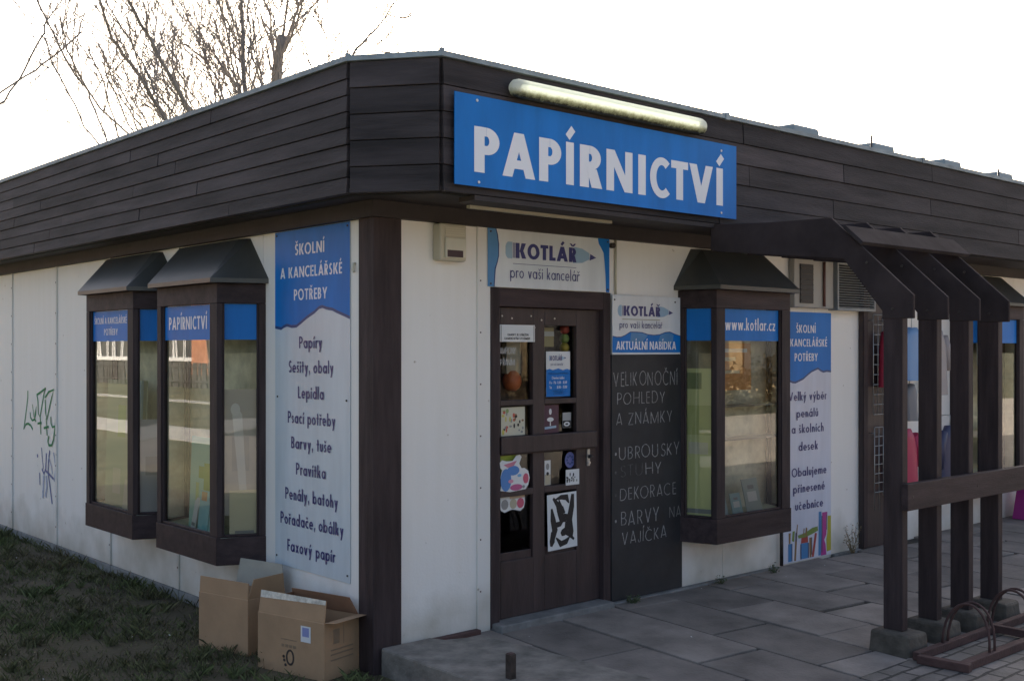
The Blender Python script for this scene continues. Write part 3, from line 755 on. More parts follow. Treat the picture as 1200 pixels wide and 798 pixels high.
# ================================================================== SIGNS
def panel(mb, x0, x1, z0, z1, mm, plane='R', t=.004, y=0.0):
    if plane == 'R': mb.box((x0,y-t,z0),(x1,y-.0004,z1), mm)
    else: mb.box((-t+y,x0,z0),(y-.0004,x1,z1), mm)
def screws(parent, pts, nrm, mm=None, r=.008):
    for p in pts:
        s = MB(); p = Vector(p); s.tube([p, p+Vector(nrm)*.004], r, mm or M['screw'], 10); s.build('screw_head', parent)

# main fascia sign
sg = thing('shop_sign', (1.24,-.60,2.51), 'long blue fascia sign reading PAPÍRNICTVÍ in white capitals', 'sign')
p = MB(); p.box((.062,-.634,2.506),(2.425,-.628,2.984), M['blue']); p.build('panel', sg)
p = MB(); p.box((.2,-.6279,2.54),(2.3,-.606,2.58), M['darksteel']); p.box((.2,-.6279,2.90),(2.3,-.606,2.94), M['darksteel']); p.build('mounting_rail', sg)
t = MB(); O = (0,-.6352,0)
for ch,x0,x1 in (('P',.191,.365),('A',.387,.625),('P',.655,.824),('Í',.862,.924),('R',.972,1.154),('N',1.191,1.416),('I',1.467,1.534),('C',1.572,1.751),('T',1.769,1.931),('V',1.944,2.178),('Í',2.215,2.282)):
    text(t, ch, O, RU, RV, RN, x0, x1, 2.582, .240, .265, M['letter'])
t.build('lettering', sg)
screws(sg, [(.21,-.634,2.957),(.222,-.634,2.53),(2.265,-.634,2.937),(2.265,-.634,2.536)], RN)
bt = MB(); bt.box((.22,-.604,2.440),(2.42,-.47,2.466), M['soffit']); tag(bt.build('soffit_board', shop))

# fluorescent lamp over the sign
lp = thing('fluorescent_lamp', (1.25,-.645,3.058), 'long tubular fluorescent lamp in grimy clear cover above blue sign', 'lamp')
ltr = MB(); ltr.box((.47,-.640,3.030),(2.03,-.604,3.092), M['grey']); ltr.build('base', lp, bevel=.01)
cv = MB(); N=18; xs = []
for k,x in enumerate([.425,.432,.450,.480,.53]+[.53+1.44*i/10 for i in range(1,10)]+[1.97,2.02,2.05,2.068,2.075]): xs.append(x)
def crad(x):
    e = min(x-.425, 2.075-x); return .052*math.sqrt(max(0.02, 1-(1-min(1,e/.055))**2))
verts=[]; fcs=[]
for x in xs:
    for k in range(N):
        a = 2*math.pi*k/N; r = crad(x); verts.append((x,-.655+r*.85*math.cos(a),3.058+r*math.sin(a)))
for i in range(len(xs)-1):
    for k in range(N): fcs.append((i*N+k, (i+1)*N+k, (i+1)*N+(k+1)%N, i*N+(k+1)%N))
fcs.append(tuple(range(N))); fcs.append(tuple((len(xs)-1)*N+k for k in range(N-1,-1,-1)))
cv.mesh(verts, fcs, M['cover'], True); cv.build('cover', lp)
tb = MB(); tb.tube([(.51,-.664,3.066),(1.99,-.664,3.066)], .017, M['tube'], 12); tb.build('tube', lp)

# KOTLÁŘ logo
def logo(mb, O, x0, xk, xr, tip, zb, zt, line0, line1, zl, zl_t, p0, p1, pb, ph):
    h = zt-zb
    cap = [(xk-.005,zb-.004),(xk-.005,zt+.004),(x0+.02,zt+.004),(x0+.006,zt-.008),(x0,zt-.025),(x0,zb+.025),(x0+.006,zb+.008),(x0+.02,zb-.004)]
    poly2(mb, cap, O, RU, RV, RN, M['lblue'], .0000)
    for i,s_ in enumerate((.0,.26,.52)):
        a = xk+(s_)*h*.42; poly2(mb, [(a,zb),(a+h*.055,zb),(a+h*.055,zt),(a,zt)], O, RU, RV, RN, M['navy'], .0003+.0001*i)
    L = tip-xr
    poly2(mb, [(xr-.03,zb-.006),(xr+L*.30,zb),(xr+L*.66,zb+h*.28),(xr+L*.66,zb+h*.70),(xr+L*.30,zt-h*.02),(xr-.02,zt+.006)], O, RU, RV, RN, M['lblue'], .0000)
    poly2(mb, [(xr+L*.66,zb+h*.20),(tip,zb+h*.42),(xr+L*.70,zb+h*.66)], O, RU, RV, RN, M['navy'], .0004)
    text(mb, 'KOTLÁŘ', (O[0],O[1]-.0008,O[2]), RU, RV, RN, xk+h*.26, xr, zb, h, .29, M['navy'], .09)
    poly2(mb, [(line0,zl),(line1,zl),(line1,zl+zl_t),(line0,zl+zl_t)], O, RU, RV, RN, M['navy'] if zl_t < .004 else M['olive'], .0004)
    text(mb, 'pro vaši kancelář', (O[0],O[1]-.0008,O[2]), RU, RV, RN, p0, p1, pb, ph, .125, M['navy'], .13)

sg = thing('shop_sign', (1.34,0,2.03), 'white sign with pencil logo and wavy blue ends above the door', 'sign')
p = MB(); panel(p, .806,1.868,2.032,2.384, M['panelwhite'], y=-.014); p.build('panel', sg)
t = MB(); O = (0,-.0186,0)
poly2(t, [(.806,2.032),(.854,2.032),(.858,2.10),(.862,2.145),(.878,2.18),(.889,2.22),(.890,2.29),(.880,2.35),(.868,2.384),(.806,2.384)], O, RU, RV, RN, M['mblue'])
poly2(t, [(.854,2.032),(.862,2.032),(.867,2.10),(.871,2.140),(.886,2.18),(.897,2.22),(.898,2.29),(.888,2.35),(.876,2.384),(.868,2.384),(.880,2.35),(.890,2.29),(.889,2.22),(.878,2.18),(.862,2.145),(.858,2.10)], O, RU, RV, RN, M['dblue'])
poly2(t, [(1.868,2.032),(1.868,2.384),(1.757,2.384),(1.765,2.350),(1.790,2.32),(1.812,2.29),(1.822,2.22),(1.830,2.14),(1.834,2.032)], O, RU, RV, RN, M['blue'])
logo(t, O, .949, 1.010, 1.557, 1.742, 2.214, 2.308, 1.010, 1.557, 2.178, .003, .985, 1.585, 2.092, .070)
t.build('printed_logo', sg)
screws(sg, [(.83,-.0187,2.365),(.83,-.0187,2.05),(1.85,-.0187,2.05),(1.85,-.0187,2.365)], RN, M['darksteel'], .006)

# side wall tall sign (faces -X; reading direction is -Y)
sg = thing('shop_sign', (0,.66,.32), 'tall blue and pale panel on side wall listing Papíry down to Faxový papír', 'sign')
p = MB(); panel(p, .236,1.082,.318,2.382, M['panelgrey'], 'L', y=-.002); p.build('panel', sg)
t = MB(); O = (-.0072,0,0)
edge = [(1.082,1.783),(1.007,1.773),(.975,1.786),(.936,1.794),(.88,1.784),(.824,1.786),(.76,1.812),(.702,1.838),(.62,1.866),(.565,1.892),(.53,1.897),(.48,1.885),(.42,1.878),(.378,1.864),(.30,1.843),(.236,1.825)]
poly2(t, [(-a,b) for a,b in edge]+[(-.236,2.382),(-1.082,2.382)], O, LU, LV, LN, M['blue'])
up = [(a, b+.018) for i,(a,b) in enumerate(edge)]
for i in range(len(edge)-1):
    poly2(t, [(-edge[i][0],edge[i][1]+.001),(-edge[i+1][0],edge[i+1][1]+.001),(-up[i+1][0],up[i+1][1]),(-up[i][0],up[i][1])], O, LU, LV, LN, M['dblue'], .0003)
O2 = (-.0082,0,0)
for s_,y0,y1,b,h in (('ŠKOLNÍ',.838,.505,2.226,.068),('A KANCELÁŘSKÉ',1.014,.316,2.090,.066),('POTŘEBY',.852,.474,1.952,.067)):
    text(t, s_, O2, LU, LV, LN, -y0, -y1, b, h, .21, M['letter'])
for s_,y0,y1,b in (('Papíry',.791,.530,1.660),('Sešity, obaly',.913,.408,1.512),('Lepidla',.805,.512,1.357),('Psací potřeby',.925,.388,1.203),('Barvy, tuše',.885,.430,1.049),('Pravítka',.828,.490,.892),('Penály, batohy',.956,.361,.733),('Pořadače, obálky',1.014,.302,.578),('Faxový papír',.931,.388,.416)):
    text(t, s_, O2, LU, LV, LN, -y0, -y1, b, .072, .185, M['navy'])
t.build('printed_lettering', sg)
screws(sg, [(-.0072,1.06,2.36),(-.0072,.26,2.36),(-.0072,1.05,1.36),(-.0072,.27,1.36),(-.0072,1.06,.37),(-.0072,.26,.36)], LN, M['darksteel'], .006)

# right-hand tall sign, partly behind the bay window
sg = thing('shop_sign', (4.19,0,-.08), 'tall lavender and blue panel right of front bay offering Velký výběr penálů', 'sign')
p = MB(); panel(p, 3.845,4.525,-.030,1.952, M['panellav'], 'R', y=-.003, t=.005); p.build('panel', sg)
t = MB(); O = (0,-.0088,0); O2 = (0,-.0098,0)
edge = [(3.845,1.42),(3.90,1.405),(3.939,1.397),(3.98,1.386),(4.021,1.384),(4.07,1.397),(4.124,1.411),(4.18,1.440),(4.244,1.469),(4.30,1.484),(4.335,1.492),(4.375,1.474),(4.412,1.464),(4.46,1.470),(4.525,1.465)]
poly2(t, edge+[(4.525,1.952),(3.845,1.952)], O, RU, RV, RN, M['blue'])
for i in range(len(edge)-1):
    poly2(t, [(edge[i][0],edge[i][1]+.001),(edge[i+1][0],edge[i+1][1]+.001),(edge[i+1][0],edge[i+1][1]+.016),(edge[i][0],edge[i][1]+.016)], O, RU, RV, RN, M['dblue'], .0003)
for s_,a,b,z,h in (('ŠKOLNÍ',4.027,4.298,1.787,.062),('A KANCELÁŘSKÉ',3.862,4.465,1.677,.060),('POTŘEBY',4.006,4.329,1.561,.062)):
    text(t, s_, O2, RU, RV, RN, a, b, z, h, .21, M['letter'])
for s_,a,b,z in (('Velký výběr',3.925,4.455,1.247),('penálů',4.03,4.335,1.112),('a školních',3.964,4.415,.988),('desek',4.06,4.33,.846),('Obalujeme',3.964,4.455,.643),('přinesené',3.984,4.43,.513),('učebnice',4.013,4.405,.376)):
    text(t, s_, O2, RU, RV, RN, a, b, z, .068, .185, M['navy'])
cP = {k: mat('print_'+k, c, .4) for k,c in dict(cyan=(.05,.20,.42), pink=(.40,.04,.24), yellow=(.42,.38,.04), red=(.36,.05,.04), ochre=(.24,.14,.06), green=(.16,.24,.05), shade=(.06,.07,.12)).items()}
def pr(pts, k, off): poly2(t, pts, O, RU, RV, RN, cP[k] if k in cP else M[k], off)
pr([(4.34,-.02),(4.385,-.02),(4.385,.335),(4.345,.335)], 'cyan', .0003)
pr([(4.375,-.025),(4.455,-.025),(4.445,.06),(4.425,.10),(4.455,.14),(4.470,.325),(4.395,.325)], 'pink', .0006)
pr([(4.462,0),(4.523,.005),(4.523,.29),(4.475,.29),(4.470,.15),(4.455,.10)], 'yellow', .0009)
pr([(4.10,-.02),(4.19,-.02),(4.20,.105),(4.09,.105)], 'cyan', .0003); pr([(4.095,.106),(4.195,.106),(4.19,.155),(4.10,.155)], 'red', .0004)
pr([(4.0,-.022),(4.025,-.022),(4.045,.20),(4.02,.20)], 'ochre', .0003); pr([(3.92,-.02),(3.965,-.02),(3.97,.12),(3.92,.12)], 'cyan', .0003)
pr([(3.93,.121),(3.95,.121),(3.955,.205),(3.925,.205)], 'ochre', .0004); pr([(3.97,.14),(4.0,.13),(4.01,.215),(3.98,.215)], 'green', .0005)
pr([(4.05,.175),(4.15,.185),(4.25,.215),(4.33,.22),(4.335,.185),(4.25,.165),(4.15,.15),(4.06,.15)], 'green', .0006)
pr([(4.245,-.02),(4.275,-.02),(4.32,.165),(4.29,.17)], 'red', .0004); pr([(4.215,-.02),(4.24,-.02),(4.245,.14),(4.21,.14)], 'ochre', .0005)
for a0,b0,a1,b1 in ((4.085,-.02,4.10,.10),(4.19,-.02,4.205,.10),(4.385,.0,4.397,.30),(4.24,.0,4.25,.14),(3.965,-.02,3.975,.12),(4.02,.13,4.035,.20),(4.452,.18,4.462,.30)): pr([(a0,b0),(a1,b0),(a1,b1),(a0,b1)],'shade',.0012)
for a0,b0 in ((4.12,.16),(4.15,.165),(4.03,.20),(4.16,.158)): pr([(a0,b0),(a0+.012,b0),(a0+.022,b0+.06),(a0+.012,b0+.065)],'ochre',.0014)
t.build('printed_lettering', sg)

# chalkboard with its header sign
cb = thing('chalkboard', (2.25,0,-.04), 'tall black chalkboard with chalked Easter offers right of the shop door', 'chalkboard')
p = MB(); p.box((1.888,-.022,-.028),(2.612,-.003,1.618), M['board']); p.build('board', cb, bevel=.003)
t = MB(); O = (0,-.0226,0)
for s_,a,b,z,h,j in (('VELIKONOČNÍ',1.905,2.555,1.408,.092,.05),('POHLEDY',1.937,2.418,1.283,.080,.05),('A ZNÁMKY',1.929,2.500,1.146,.078,.05),('UBROUSKY',1.955,2.580,.915,.085,.05),('HY',2.22,2.385,.797,.078,.05),('DEKORACE',1.962,2.538,.640,.082,.05),('BARVY',1.974,2.36,.470,.092,.05),('VAJÍČKA',1.987,2.438,.344,.080,.05)):
    t = MB(); text(t, s_, O, RU, RV, RN, a, b, z, h, .080, M['chalk'], .26, j); t.build('chalk_line', cb)
for z in (.955,.505): t = MB(); poly2(t, disc(1.925,z,.009,.011,8), O, RU, RV, RN, M['chalk'], .0002); t.build('chalk_dot', cb)
t = MB()
text(t, 'STU', O, RU, RV, RN, 1.965, 2.19, .80, .078, .085, M['chalkfaint'], .26, .06)
t.build('rubbed_line', cb); t = MB()
text(t, 'NA', O, RU, RV, RN, 2.47, 2.594, .478, .072, .085, C('chalk_thin',(.20,.20,.19)), .26, .06)
t.build('rubbed_line', cb)
for z in (.83,.68): t = MB(); poly2(t, disc(1.925,z,.009,.011,8), O, RU, RV, RN, M['chalkfaint'], .0002); t.build('chalk_dot', cb)

sg = thing('shop_sign', (2.23,-.06,1.62), 'small pencil logo sign reading AKTUÁLNÍ NABÍDKA fixed above the chalkboard', 'sign')
p = MB(); panel(p, 1.886,2.582,1.6195,2.018, M['panelwhite'], y=-.0225, t=.006); p.build('panel', sg)
t = MB(); O = (0,-.0291,0)
wv = [(1.886,1.738),(1.93,1.732),(1.97,1.733),(2.01,1.745),(2.06,1.768),(2.12,1.768),(2.18,1.765),(2.24,1.752),(2.30,1.748),(2.36,1.752),(2.42,1.768),(2.47,1.772),(2.52,1.758),(2.582,1.745)]
poly2(t, [(1.886,1.632),(2.582,1.632)]+wv[::-1], O, RU, RV, RN, M['blue'])
poly2(t, [(2.06,1.705),(2.12,1.69),(2.18,1.70),(2.24,1.75),(2.18,1.764),(2.12,1.766),(2.07,1.766)], O, RU, RV, RN, M['mblue'], .0003)
poly2(t, [(2.34,1.70),(2.42,1.695),(2.50,1.70),(2.51,1.755),(2.47,1.769),(2.42,1.765),(2.37,1.752)], O, RU, RV, RN, M['mblue'], .0003)
for i in range(len(wv)-1):
    poly2(t, [wv[i],wv[i+1],(wv[i+1][0],wv[i+1][1]+.006),(wv[i][0],wv[i][1]+.006)], O, RU, RV, RN, M['dblue'], .0004)
text(t, 'AKTUÁLNÍ NABÍDKA', (0,-.0299,0), RU, RV, RN, 1.921, 2.533, 1.652, .056, .22, M['letter'], .11)
logo(t, O, 1.937, 1.981, 2.367, 2.503, 1.880, 1.947, 1.981, 2.367, 1.854, .0045, 1.953, 2.387, 1.797, .048)
t.build('printed_logo', sg)
screws(sg, [(1.905,-.0291,1.985),(2.525,-.0291,1.985)], RN, M['darksteel'], .006)

# ------------------------------------------------------------------ notices and stickers on the door
YS = -.0115  # push board
def sticker(label, cat, x0, x1, z0, z1, base, fn=None, name='sticker', y=.0485, tilt=0.0, group=None, shape=None):
    mb = MB()
    c = Vector(((x0+x1)/2, y, (z0+z1)/2))
    def rot(a, b):
        a -= c.x; b -= c.z; ct, st = math.cos(tilt), math.sin(tilt); return (c.x+a*ct-b*st, c.z+a*st+b*ct)
    pts = shape or [(x0,z0),(x1,z0),(x1,z1),(x0,z1)]
    pts = [rot(*q) for q in pts]
    mb.prism([(a,y,b) for a,b in pts], (0,-.0012,0), base)
    P = lambda q, k, off=.0: poly2(mb, [rot(*a) for a in q], (0,y-.0016,0), RU, RV, RN, k, off)
    if fn: fn(P, mb)
    o = mb.build(name, loc=(c.x, y, z0)); 
    for v_ in []: pass
    return tag(o, label, cat, group)

def lines(P, x0, x1, zs, mm, h=.006):
    for i,z in enumerate(zs): P([(x0,z),(x1,z),(x1,z+h),(x0,z+h)], mm, .0002)
def f_notice(P, mb):
    P([(.942,1.703),(.948,1.703),(.948,1.801),(.942,1.801)], M['grey'], .0002); P([(1.214,1.703),(1.220,1.703),(1.220,1.801),(1.214,1.801)], M['grey'], .0002)
    text(mb, 'OBJEKT JE STŘEŽEN', (0,.0165,0), RU, RV, RN, .995, 1.170, 1.737, .014, .22, M['black']); text(mb, 'KAMEROVÝM SYSTÉMEM', (0,.0165,0), RU, RV, RN, .972, 1.182, 1.714, .014, .22, M['black'])
sticker('white camera notice with two lines of black capitals in the upper left door pane', 'notice', .935,1.226,1.700,1.805, M['paper'], f_notice, 'notice', y=.0185)
def f_hours(P, mb):
    yy = .0465
    P([(1.352,1.350),(1.566,1.350),(1.566,1.520),(1.54,1.528),(1.50,1.520),(1.46,1.531),(1.41,1.521),(1.38,1.529),(1.352,1.522)], M['blue'], .0002)
    text(mb, 'KOTLÁŘ', (0,yy-.0004,0), RU, RV, RN, 1.388, 1.490, 1.582, .030, .24, M['navy'], .1)
    P([(1.378,1.580),(1.386,1.580),(1.386,1.614),(1.378,1.614)], M['lblue'], .0003); P([(1.492,1.583),(1.516,1.597),(1.492,1.612)], M['lblue'], .0003); P([(1.514,1.592),(1.53,1.598),(1.514,1.605)], M['navy'], .0004)
    text(mb, 'pro vaši kancelář', (0,yy-.0004,0), RU, RV, RN, 1.390, 1.500, 1.550, .018, .12, M['navy'])
    lines(P, 1.375, 1.545, (1.496,), M['letter'], .004)
    text(mb, 'Otevírací doba', (0,yy-.0006,0), RU, RV, RN, 1.400, 1.510, 1.462, .018, .2, M['letter'])
    text(mb, 'Po - Pá  8.00 - 18.00', (0,yy-.0006,0), RU, RV, RN, 1.380, 1.535, 1.432, .018, .2, M['letter'])
    text(mb, 'So       8.00 - 11.00', (0,yy-.0006,0), RU, RV, RN, 1.380, 1.535, 1.402, .018, .2, M['letter'])
    lines(P, 1.400, 1.515, (1.386,), M['lblue'], .003); lines(P, 1.420, 1.500, (1.376,1.366), M['lblue'], .003)
sticker('white and blue opening hours card in the upper right door pane', 'notice', 1.352,1.566,1.350,1.640, M['paper'], f_hours, 'notice', y=.0485)
def f_pict(P, mb):
    r = random.Random(5)
    for i in range(26):
        x = r.uniform(.985,1.155); z = r.uniform(1.135,1.275); k = r.choice([C('st_red',(.5,.1,.06)),C('st_yel',(.55,.48,.1)),M['black'],M['grey'],C('st_grn',(.25,.35,.12)),C('st_brn',(.25,.13,.06))])
        P(disc(x,z,r.uniform(.005,.013),r.uniform(.005,.018),9), k, .0002+.00003*i)
sticker('cream sheet of small coloured drawings left above the push board', 'sticker', .970,1.168,1.118,1.295, C('st_cream',(.58,.55,.42)), f_pict, y=.0480)
def f_maroon(P, mb):
    P(disc(1.388,1.255,.012,.020,10), M['paper'], .0002); P(disc(1.388,1.205,.030,.014,14), M['paper'], .0003); P([(1.383,1.165),(1.393,1.165),(1.391,1.195),(1.385,1.195)], M['paper'], .0004); P([(1.338,1.143),(1.440,1.150),(1.440,1.165),(1.338,1.158)], M['lblue'], .0005)
sticker('dark maroon sticker with small white emblem in the second right door pane', 'sticker', 1.325,1.462,1.118,1.298, C('st_maroon',(.085,.035,.055)), f_maroon, y=.0482)
def f_small(P, mb):
    P([(1.500,1.148),(1.571,1.148),(1.571,1.192),(1.500,1.192)], M['black'], .0002); P(disc(1.535,1.170,.028,.015,14), M['paper'], .0004); P(disc(1.535,1.170,.015,.006,10), M['black'], .0006)
sticker('small grey and black sticker with white oval on the second right pane', 'sticker', 1.498,1.573,1.146,1.244, C('st_grey',(.35,.35,.34)), f_small, y=.0478)
# cheerful cut-out sticker: abstract blue and pink blossom shape (no character)
def f_cut(P, mb):
    P(disc(.985,.850,.044,.070,16), C('st_sky',(.08,.22,.50)), .0002); P(disc(1.045,.905,.052,.030,16), C('st_sky',(.08,.22,.50)), .0004)
    P(disc(1.150,.850,.024,.032,14), C('st_red2',(.55,.10,.16)), .0006); P(disc(1.070,.800,.052,.020,14), C('st_rose',(.48,.10,.24)), .0008)
    P([(.965,.945),(1.0,.925),(1.05,.935),(1.075,.965),(1.02,.955)], C('st_rose2',(.50,.18,.25)), .0010); P(disc(1.025,.84,.022,.012,10), C('st_pink',(.62,.26,.36)), .0012)
    P(disc(1.095,.872,.018,.010,10), C('st_sky2',(.20,.42,.62)), .0014); P(disc(1.13,.80,.012,.010,8), M['grey'], .0016)
shape = [(.94,.788),(1.02,.774),(1.15,.783),(1.172,.81),(1.183,.85),(1.172,.895),(1.14,.915),(1.115,.915),(1.095,.945),(1.115,.985),(1.10,1.0),(1.07,.995),(1.04,.965),(.99,.965),(.955,.975),(.935,.96),(.94,.925),(.955,.915),(.94,.87),(.95,.83)]
sticker('blue and pink blob shaped cut-out sticker in the left pane below the push board', 'sticker', .935,1.183,.774,1.0, M['paper'], f_cut, y=.0200, shape=shape)
sticker('plain lime green card behind the blob sticker left of door middle', 'sticker', .965,1.125,.86,.998, C('st_lime',(.30,.38,.05)), None, y=.0480)
def f_low(P, mb):
    for i,(x,k) in enumerate(((1.0,M['grey']),(1.07,C('st_sand',(.45,.40,.28))),(1.13,C('st_red2',(.55,.10,.16))))): P(disc(x,.695,.03,.032,14), k, .0002+.0002*i)
    P([(1.04,.725),(1.165,.728),(1.165,.745),(1.04,.745)], C('st_peach',(.50,.36,.24)), .0009)
sticker('pale scalloped sticker with three round spots in the lower left door pane', 'sticker', .938,1.170,.640,.745, M['paper'], f_low, y=.0480, shape=[(.938,.742),(.955,.70),(.97,.66),(1.0,.645),(1.035,.655),(1.06,.66),(1.09,.655),(1.13,.645),(1.16,.665),(1.170,.70),(1.165,.745)])
def f_bar(P, mb):
    P([(1.340,.79),(1.388,.79),(1.388,.855),(1.340,.855)], C('st_sand',(.45,.40,.28)), .0002); P(disc(1.364,.905,.015,.022,10), M['grey'], .0002); P(disc(1.364,.86,.012,.012,8), M['black'], .0004)
sticker('narrow upright white and tan sticker left in the third right door pane', 'sticker', 1.338,1.390,.788,.945, M['paper'], f_bar, y=.0480)
def f_round(P, mb):
    for i in range(8):
        a = i*math.pi/4; P(disc(1.564+.026*math.cos(a),.935+.026*math.sin(a),.008,.008,7), M['dblue'], .0002)
sticker('round violet blue sticker below the push board near the handle', 'sticker', 1.518,1.610,.884,.988, C('st_violet',(.13,.15,.36)), f_round, y=.0478, shape=disc(1.564,.935,.045,.052,22))
def f_doodle(P, mb):
    r = random.Random(9)
    for i in range(16): P(disc(r.uniform(1.51,1.61),r.uniform(.80,.855),r.uniform(.004,.010),r.uniform(.004,.014),7), M['black'] if i%3 else M['grey'], .0002+.00003*i)
sticker('square white sticker with dark doodles under the round violet one', 'sticker', 1.500,1.622,.776,.876, M['paper'], f_doodle, y=.0205)
def f_poster(P, mb):
    K = M['black']
    def st(pts, w): 
        P2 = [Vector(p) for p in pts]; L=[]; Rr=[]
        for i,p in enumerate(P2):
            d = (P2[min(i+1,len(P2)-1)]-P2[max(i-1,0)]).normalized(); q = Vector((-d.y,d.x))*w[i]*.62; L.append(tuple(p+q)); Rr.append(tuple(p-q))
        for i in range(len(P2)-1): P([L[i],L[i+1],Rr[i+1],Rr[i]], K, .0002+.00004*(i+len(mb.f)%20))
    st([(1.39,.705),(1.43,.66),(1.455,.60),(1.45,.55)], (.014,.03,.045,.01))
    st([(1.41,.695),(1.46,.705),(1.51,.70),(1.53,.66)], (.006,.024,.034,.008))
    st([(1.565,.715),(1.555,.64),(1.53,.55),(1.545,.47),(1.55,.43)], (.02,.036,.042,.036,.01))
    st([(1.45,.56),(1.49,.57),(1.53,.575)], (.03,.046,.02)); st([(1.375,.64),(1.385,.57),(1.40,.50),(1.375,.42)], (.012,.036,.040,.022))
    st([(1.40,.53),(1.45,.535),(1.475,.555)], (.03,.028,.012)); st([(1.50,.545),(1.505,.50),(1.475,.475),(1.455,.465)], (.01,.03,.040,.02))
    st([(1.49,.485),(1.53,.455),(1.57,.42)], (.034,.022,.012)); st([(1.41,.45),(1.45,.405),(1.50,.415),(1.53,.44)], (.008,.034,.03,.008))
    st([(1.385,.49),(1.375,.43),(1.365,.40)], (.03,.036,.016)); st([(1.42,.625),(1.47,.63),(1.49,.60)], (.02,.03,.012)); st([(1.44,.69),(1.46,.64)], (.008,.02))
sticker('white poster of thick black brush strokes low on the right of the door', 'poster', 1.338,1.600,.372,.730, M['paper'], f_poster, 'poster', y=.0205, tilt=R(1.5))

# things seen through the upper door panes
def blob(mb, c, r, mm, n=12, sz=1.0):
    c = Vector(c); vv=[]; ff=[]
    for i in range(1,8):
        t = math.pi*i/8
        for k in range(n): a=2*math.pi*k/n; vv.append(c+Vector((r*math.sin(t)*math.cos(a), r*math.sin(t)*math.sin(a), r*sz*math.cos(t))))
    for i in range(6):
        for k in range(n): ff.append((i*n+k,(i+1)*n+k,(i+1)*n+(k+1)%n,i*n+(k+1)%n))
    ff.append(tuple(range(n))); ff.append(tuple(6*n+k for k in range(n-1,-1,-1)))
    mb.mesh(vv, ff, mm, True)
lt = thing('paper_lantern', (1.20,.20,1.40), 'orange paper lantern hanging inside behind the upper left door pane', 'lantern')
b = MB(); blob(b, (1.135,.13,1.455), .062, C('lantern_orange',(.62,.16,.06)), 14, 1.1); b.build('shade', lt)
b = MB(); b.tube([(1.135,.13,1.52),(1.135,.13,2.4)], .003, M['steel'], 5); b.build('cord', lt)
b = MB(); r_ = random.Random(4)
cc = [C('goods_red',(.55,.10,.07)),C('goods_green',(.30,.42,.12)),C('goods_yellow',(.60,.45,.08)),C('goods_red',(.55,.10,.07)),C('goods_pale',(.55,.58,.50))]
gl = thing('paper_garland', (1.68,.20,1.5), 'string of red green and yellow paper balls behind the upper right door pane', 'garland')
for i,k in enumerate(cc):
    q = MB(); blob(q, (1.575,.11,1.785-.060*i), .033, k, 10); q.build('paper_ball', gl)
q = MB(); q.tube([(1.575,.11,2.4),(1.575,.11,1.50)], .002, M['steel'], 5); q.build('cord', gl)
def box_item(name, label, cat, a, b, mm, group=None, bevel=.003, stripe=None):
    mb = MB(); mb.box(a, b, mm)
    if stripe:
        z0 = a[2]+(b[2]-a[2])*.55; z1 = a[2]+(b[2]-a[2])*.8; y = min(a[1],b[1])-.0008
        mb.face([(a[0],y,z0),(b[0],y,z0),(b[0],y,z1),(a[0],y,z1)], stripe)
    return tag(mb.build(name, loc=((a[0]+b[0])/2,(a[1]+b[1])/2,a[2]), bevel=bevel), label, cat, group)
box_item('gift_box', 'pale gold box standing inside behind the upper right door pane', 'box', (1.37,.12,1.67),(1.49,.18,1.795), C('goods_gold',(.50,.42,.22)), stripe=M['paper'])
box_item('gift_box', 'cream tall box behind the camera notice in the door', 'box', (1.08,.12,1.50),(1.20,.17,1.83), C('goods_cream',(.50,.44,.33)))

box_item('wrapping_paper', 'brownish patterned wrapping paper sheet behind the upper left door pane', 'wrapping paper', (.90,.20,1.30),(1.32,.206,1.84), mat('goods_brown', (.20,.13,.09), .8, .6, 9))
box_item('wrapping_paper', 'dull mauve wrapping paper sheet behind the upper right door pane', 'wrapping paper', (1.36,.20,1.30),(1.80,.206,1.84), mat('goods_mauve', (.16,.12,.12), .8, .6, 11))
t = MB(); text(t, 'LAMPIONY', (0,.0465,0), RU, RV, RN, .948, 1.09, 1.625, .040, .10, M['paper'], .14, .05); t.build('pane_lettering', door)
t = MB(); text(t, 'PŘÁNÍM', (0,.0465,0), RU, RV, RN, .965, 1.08, 1.555, .038, .10, M['paper'], .14, .05); t.build('pane_lettering', door)
# ------------------------------------------------------------------ goods shown in the bay windows
def card(name, label, cat, Wf, u, d, z, wd, ht, lean, mm, deco=None, turn=0.0, group=None, foot=.006):
    """a stiff card or pad leaning in a bay, with real thickness"""
    mb = MB(); ct, st = math.cos(turn), math.sin(turn)
    def q(a, t, h): return Wf(u+a*ct-t*st, d-(t+h*lean)*ct-a*st*0.6, z+h)
    bot = [q(-wd/2,0,0),q(wd/2,0,0),q(wd/2,foot,0),q(-wd/2,foot,0)]; top = [q(-wd/2,0,ht),q(wd/2,0,ht),q(wd/2,foot,ht),q(-wd/2,foot,ht)]
    mb.hexa(bot, top, mm)
    if deco:
        for i,(a0,a1,h0,h1,k) in enumerate(deco):
            mb.face([q(a0*wd,-.001-.0003*i,h0*ht),q(a1*wd,-.001-.0003*i,h0*ht),q(a1*wd,-.001-.0003*i,h1*ht),q(a0*wd,-.001-.0003*i,h1*ht)], k)
    loc = Wf(u,d,z)
    return tag(mb.build(name, loc=loc), label, cat, group)
aq = C('goods_aqua',(.36,.66,.62)); gy = C('goods_teal',(.26,.56,.58)); lm = C('goods_lime',(.45,.55,.18)); cr = C('goods_cream2',(.62,.58,.44)); og = C('goods_orange',(.60,.28,.10)); pu = C('goods_pink2',(.55,.30,.32))
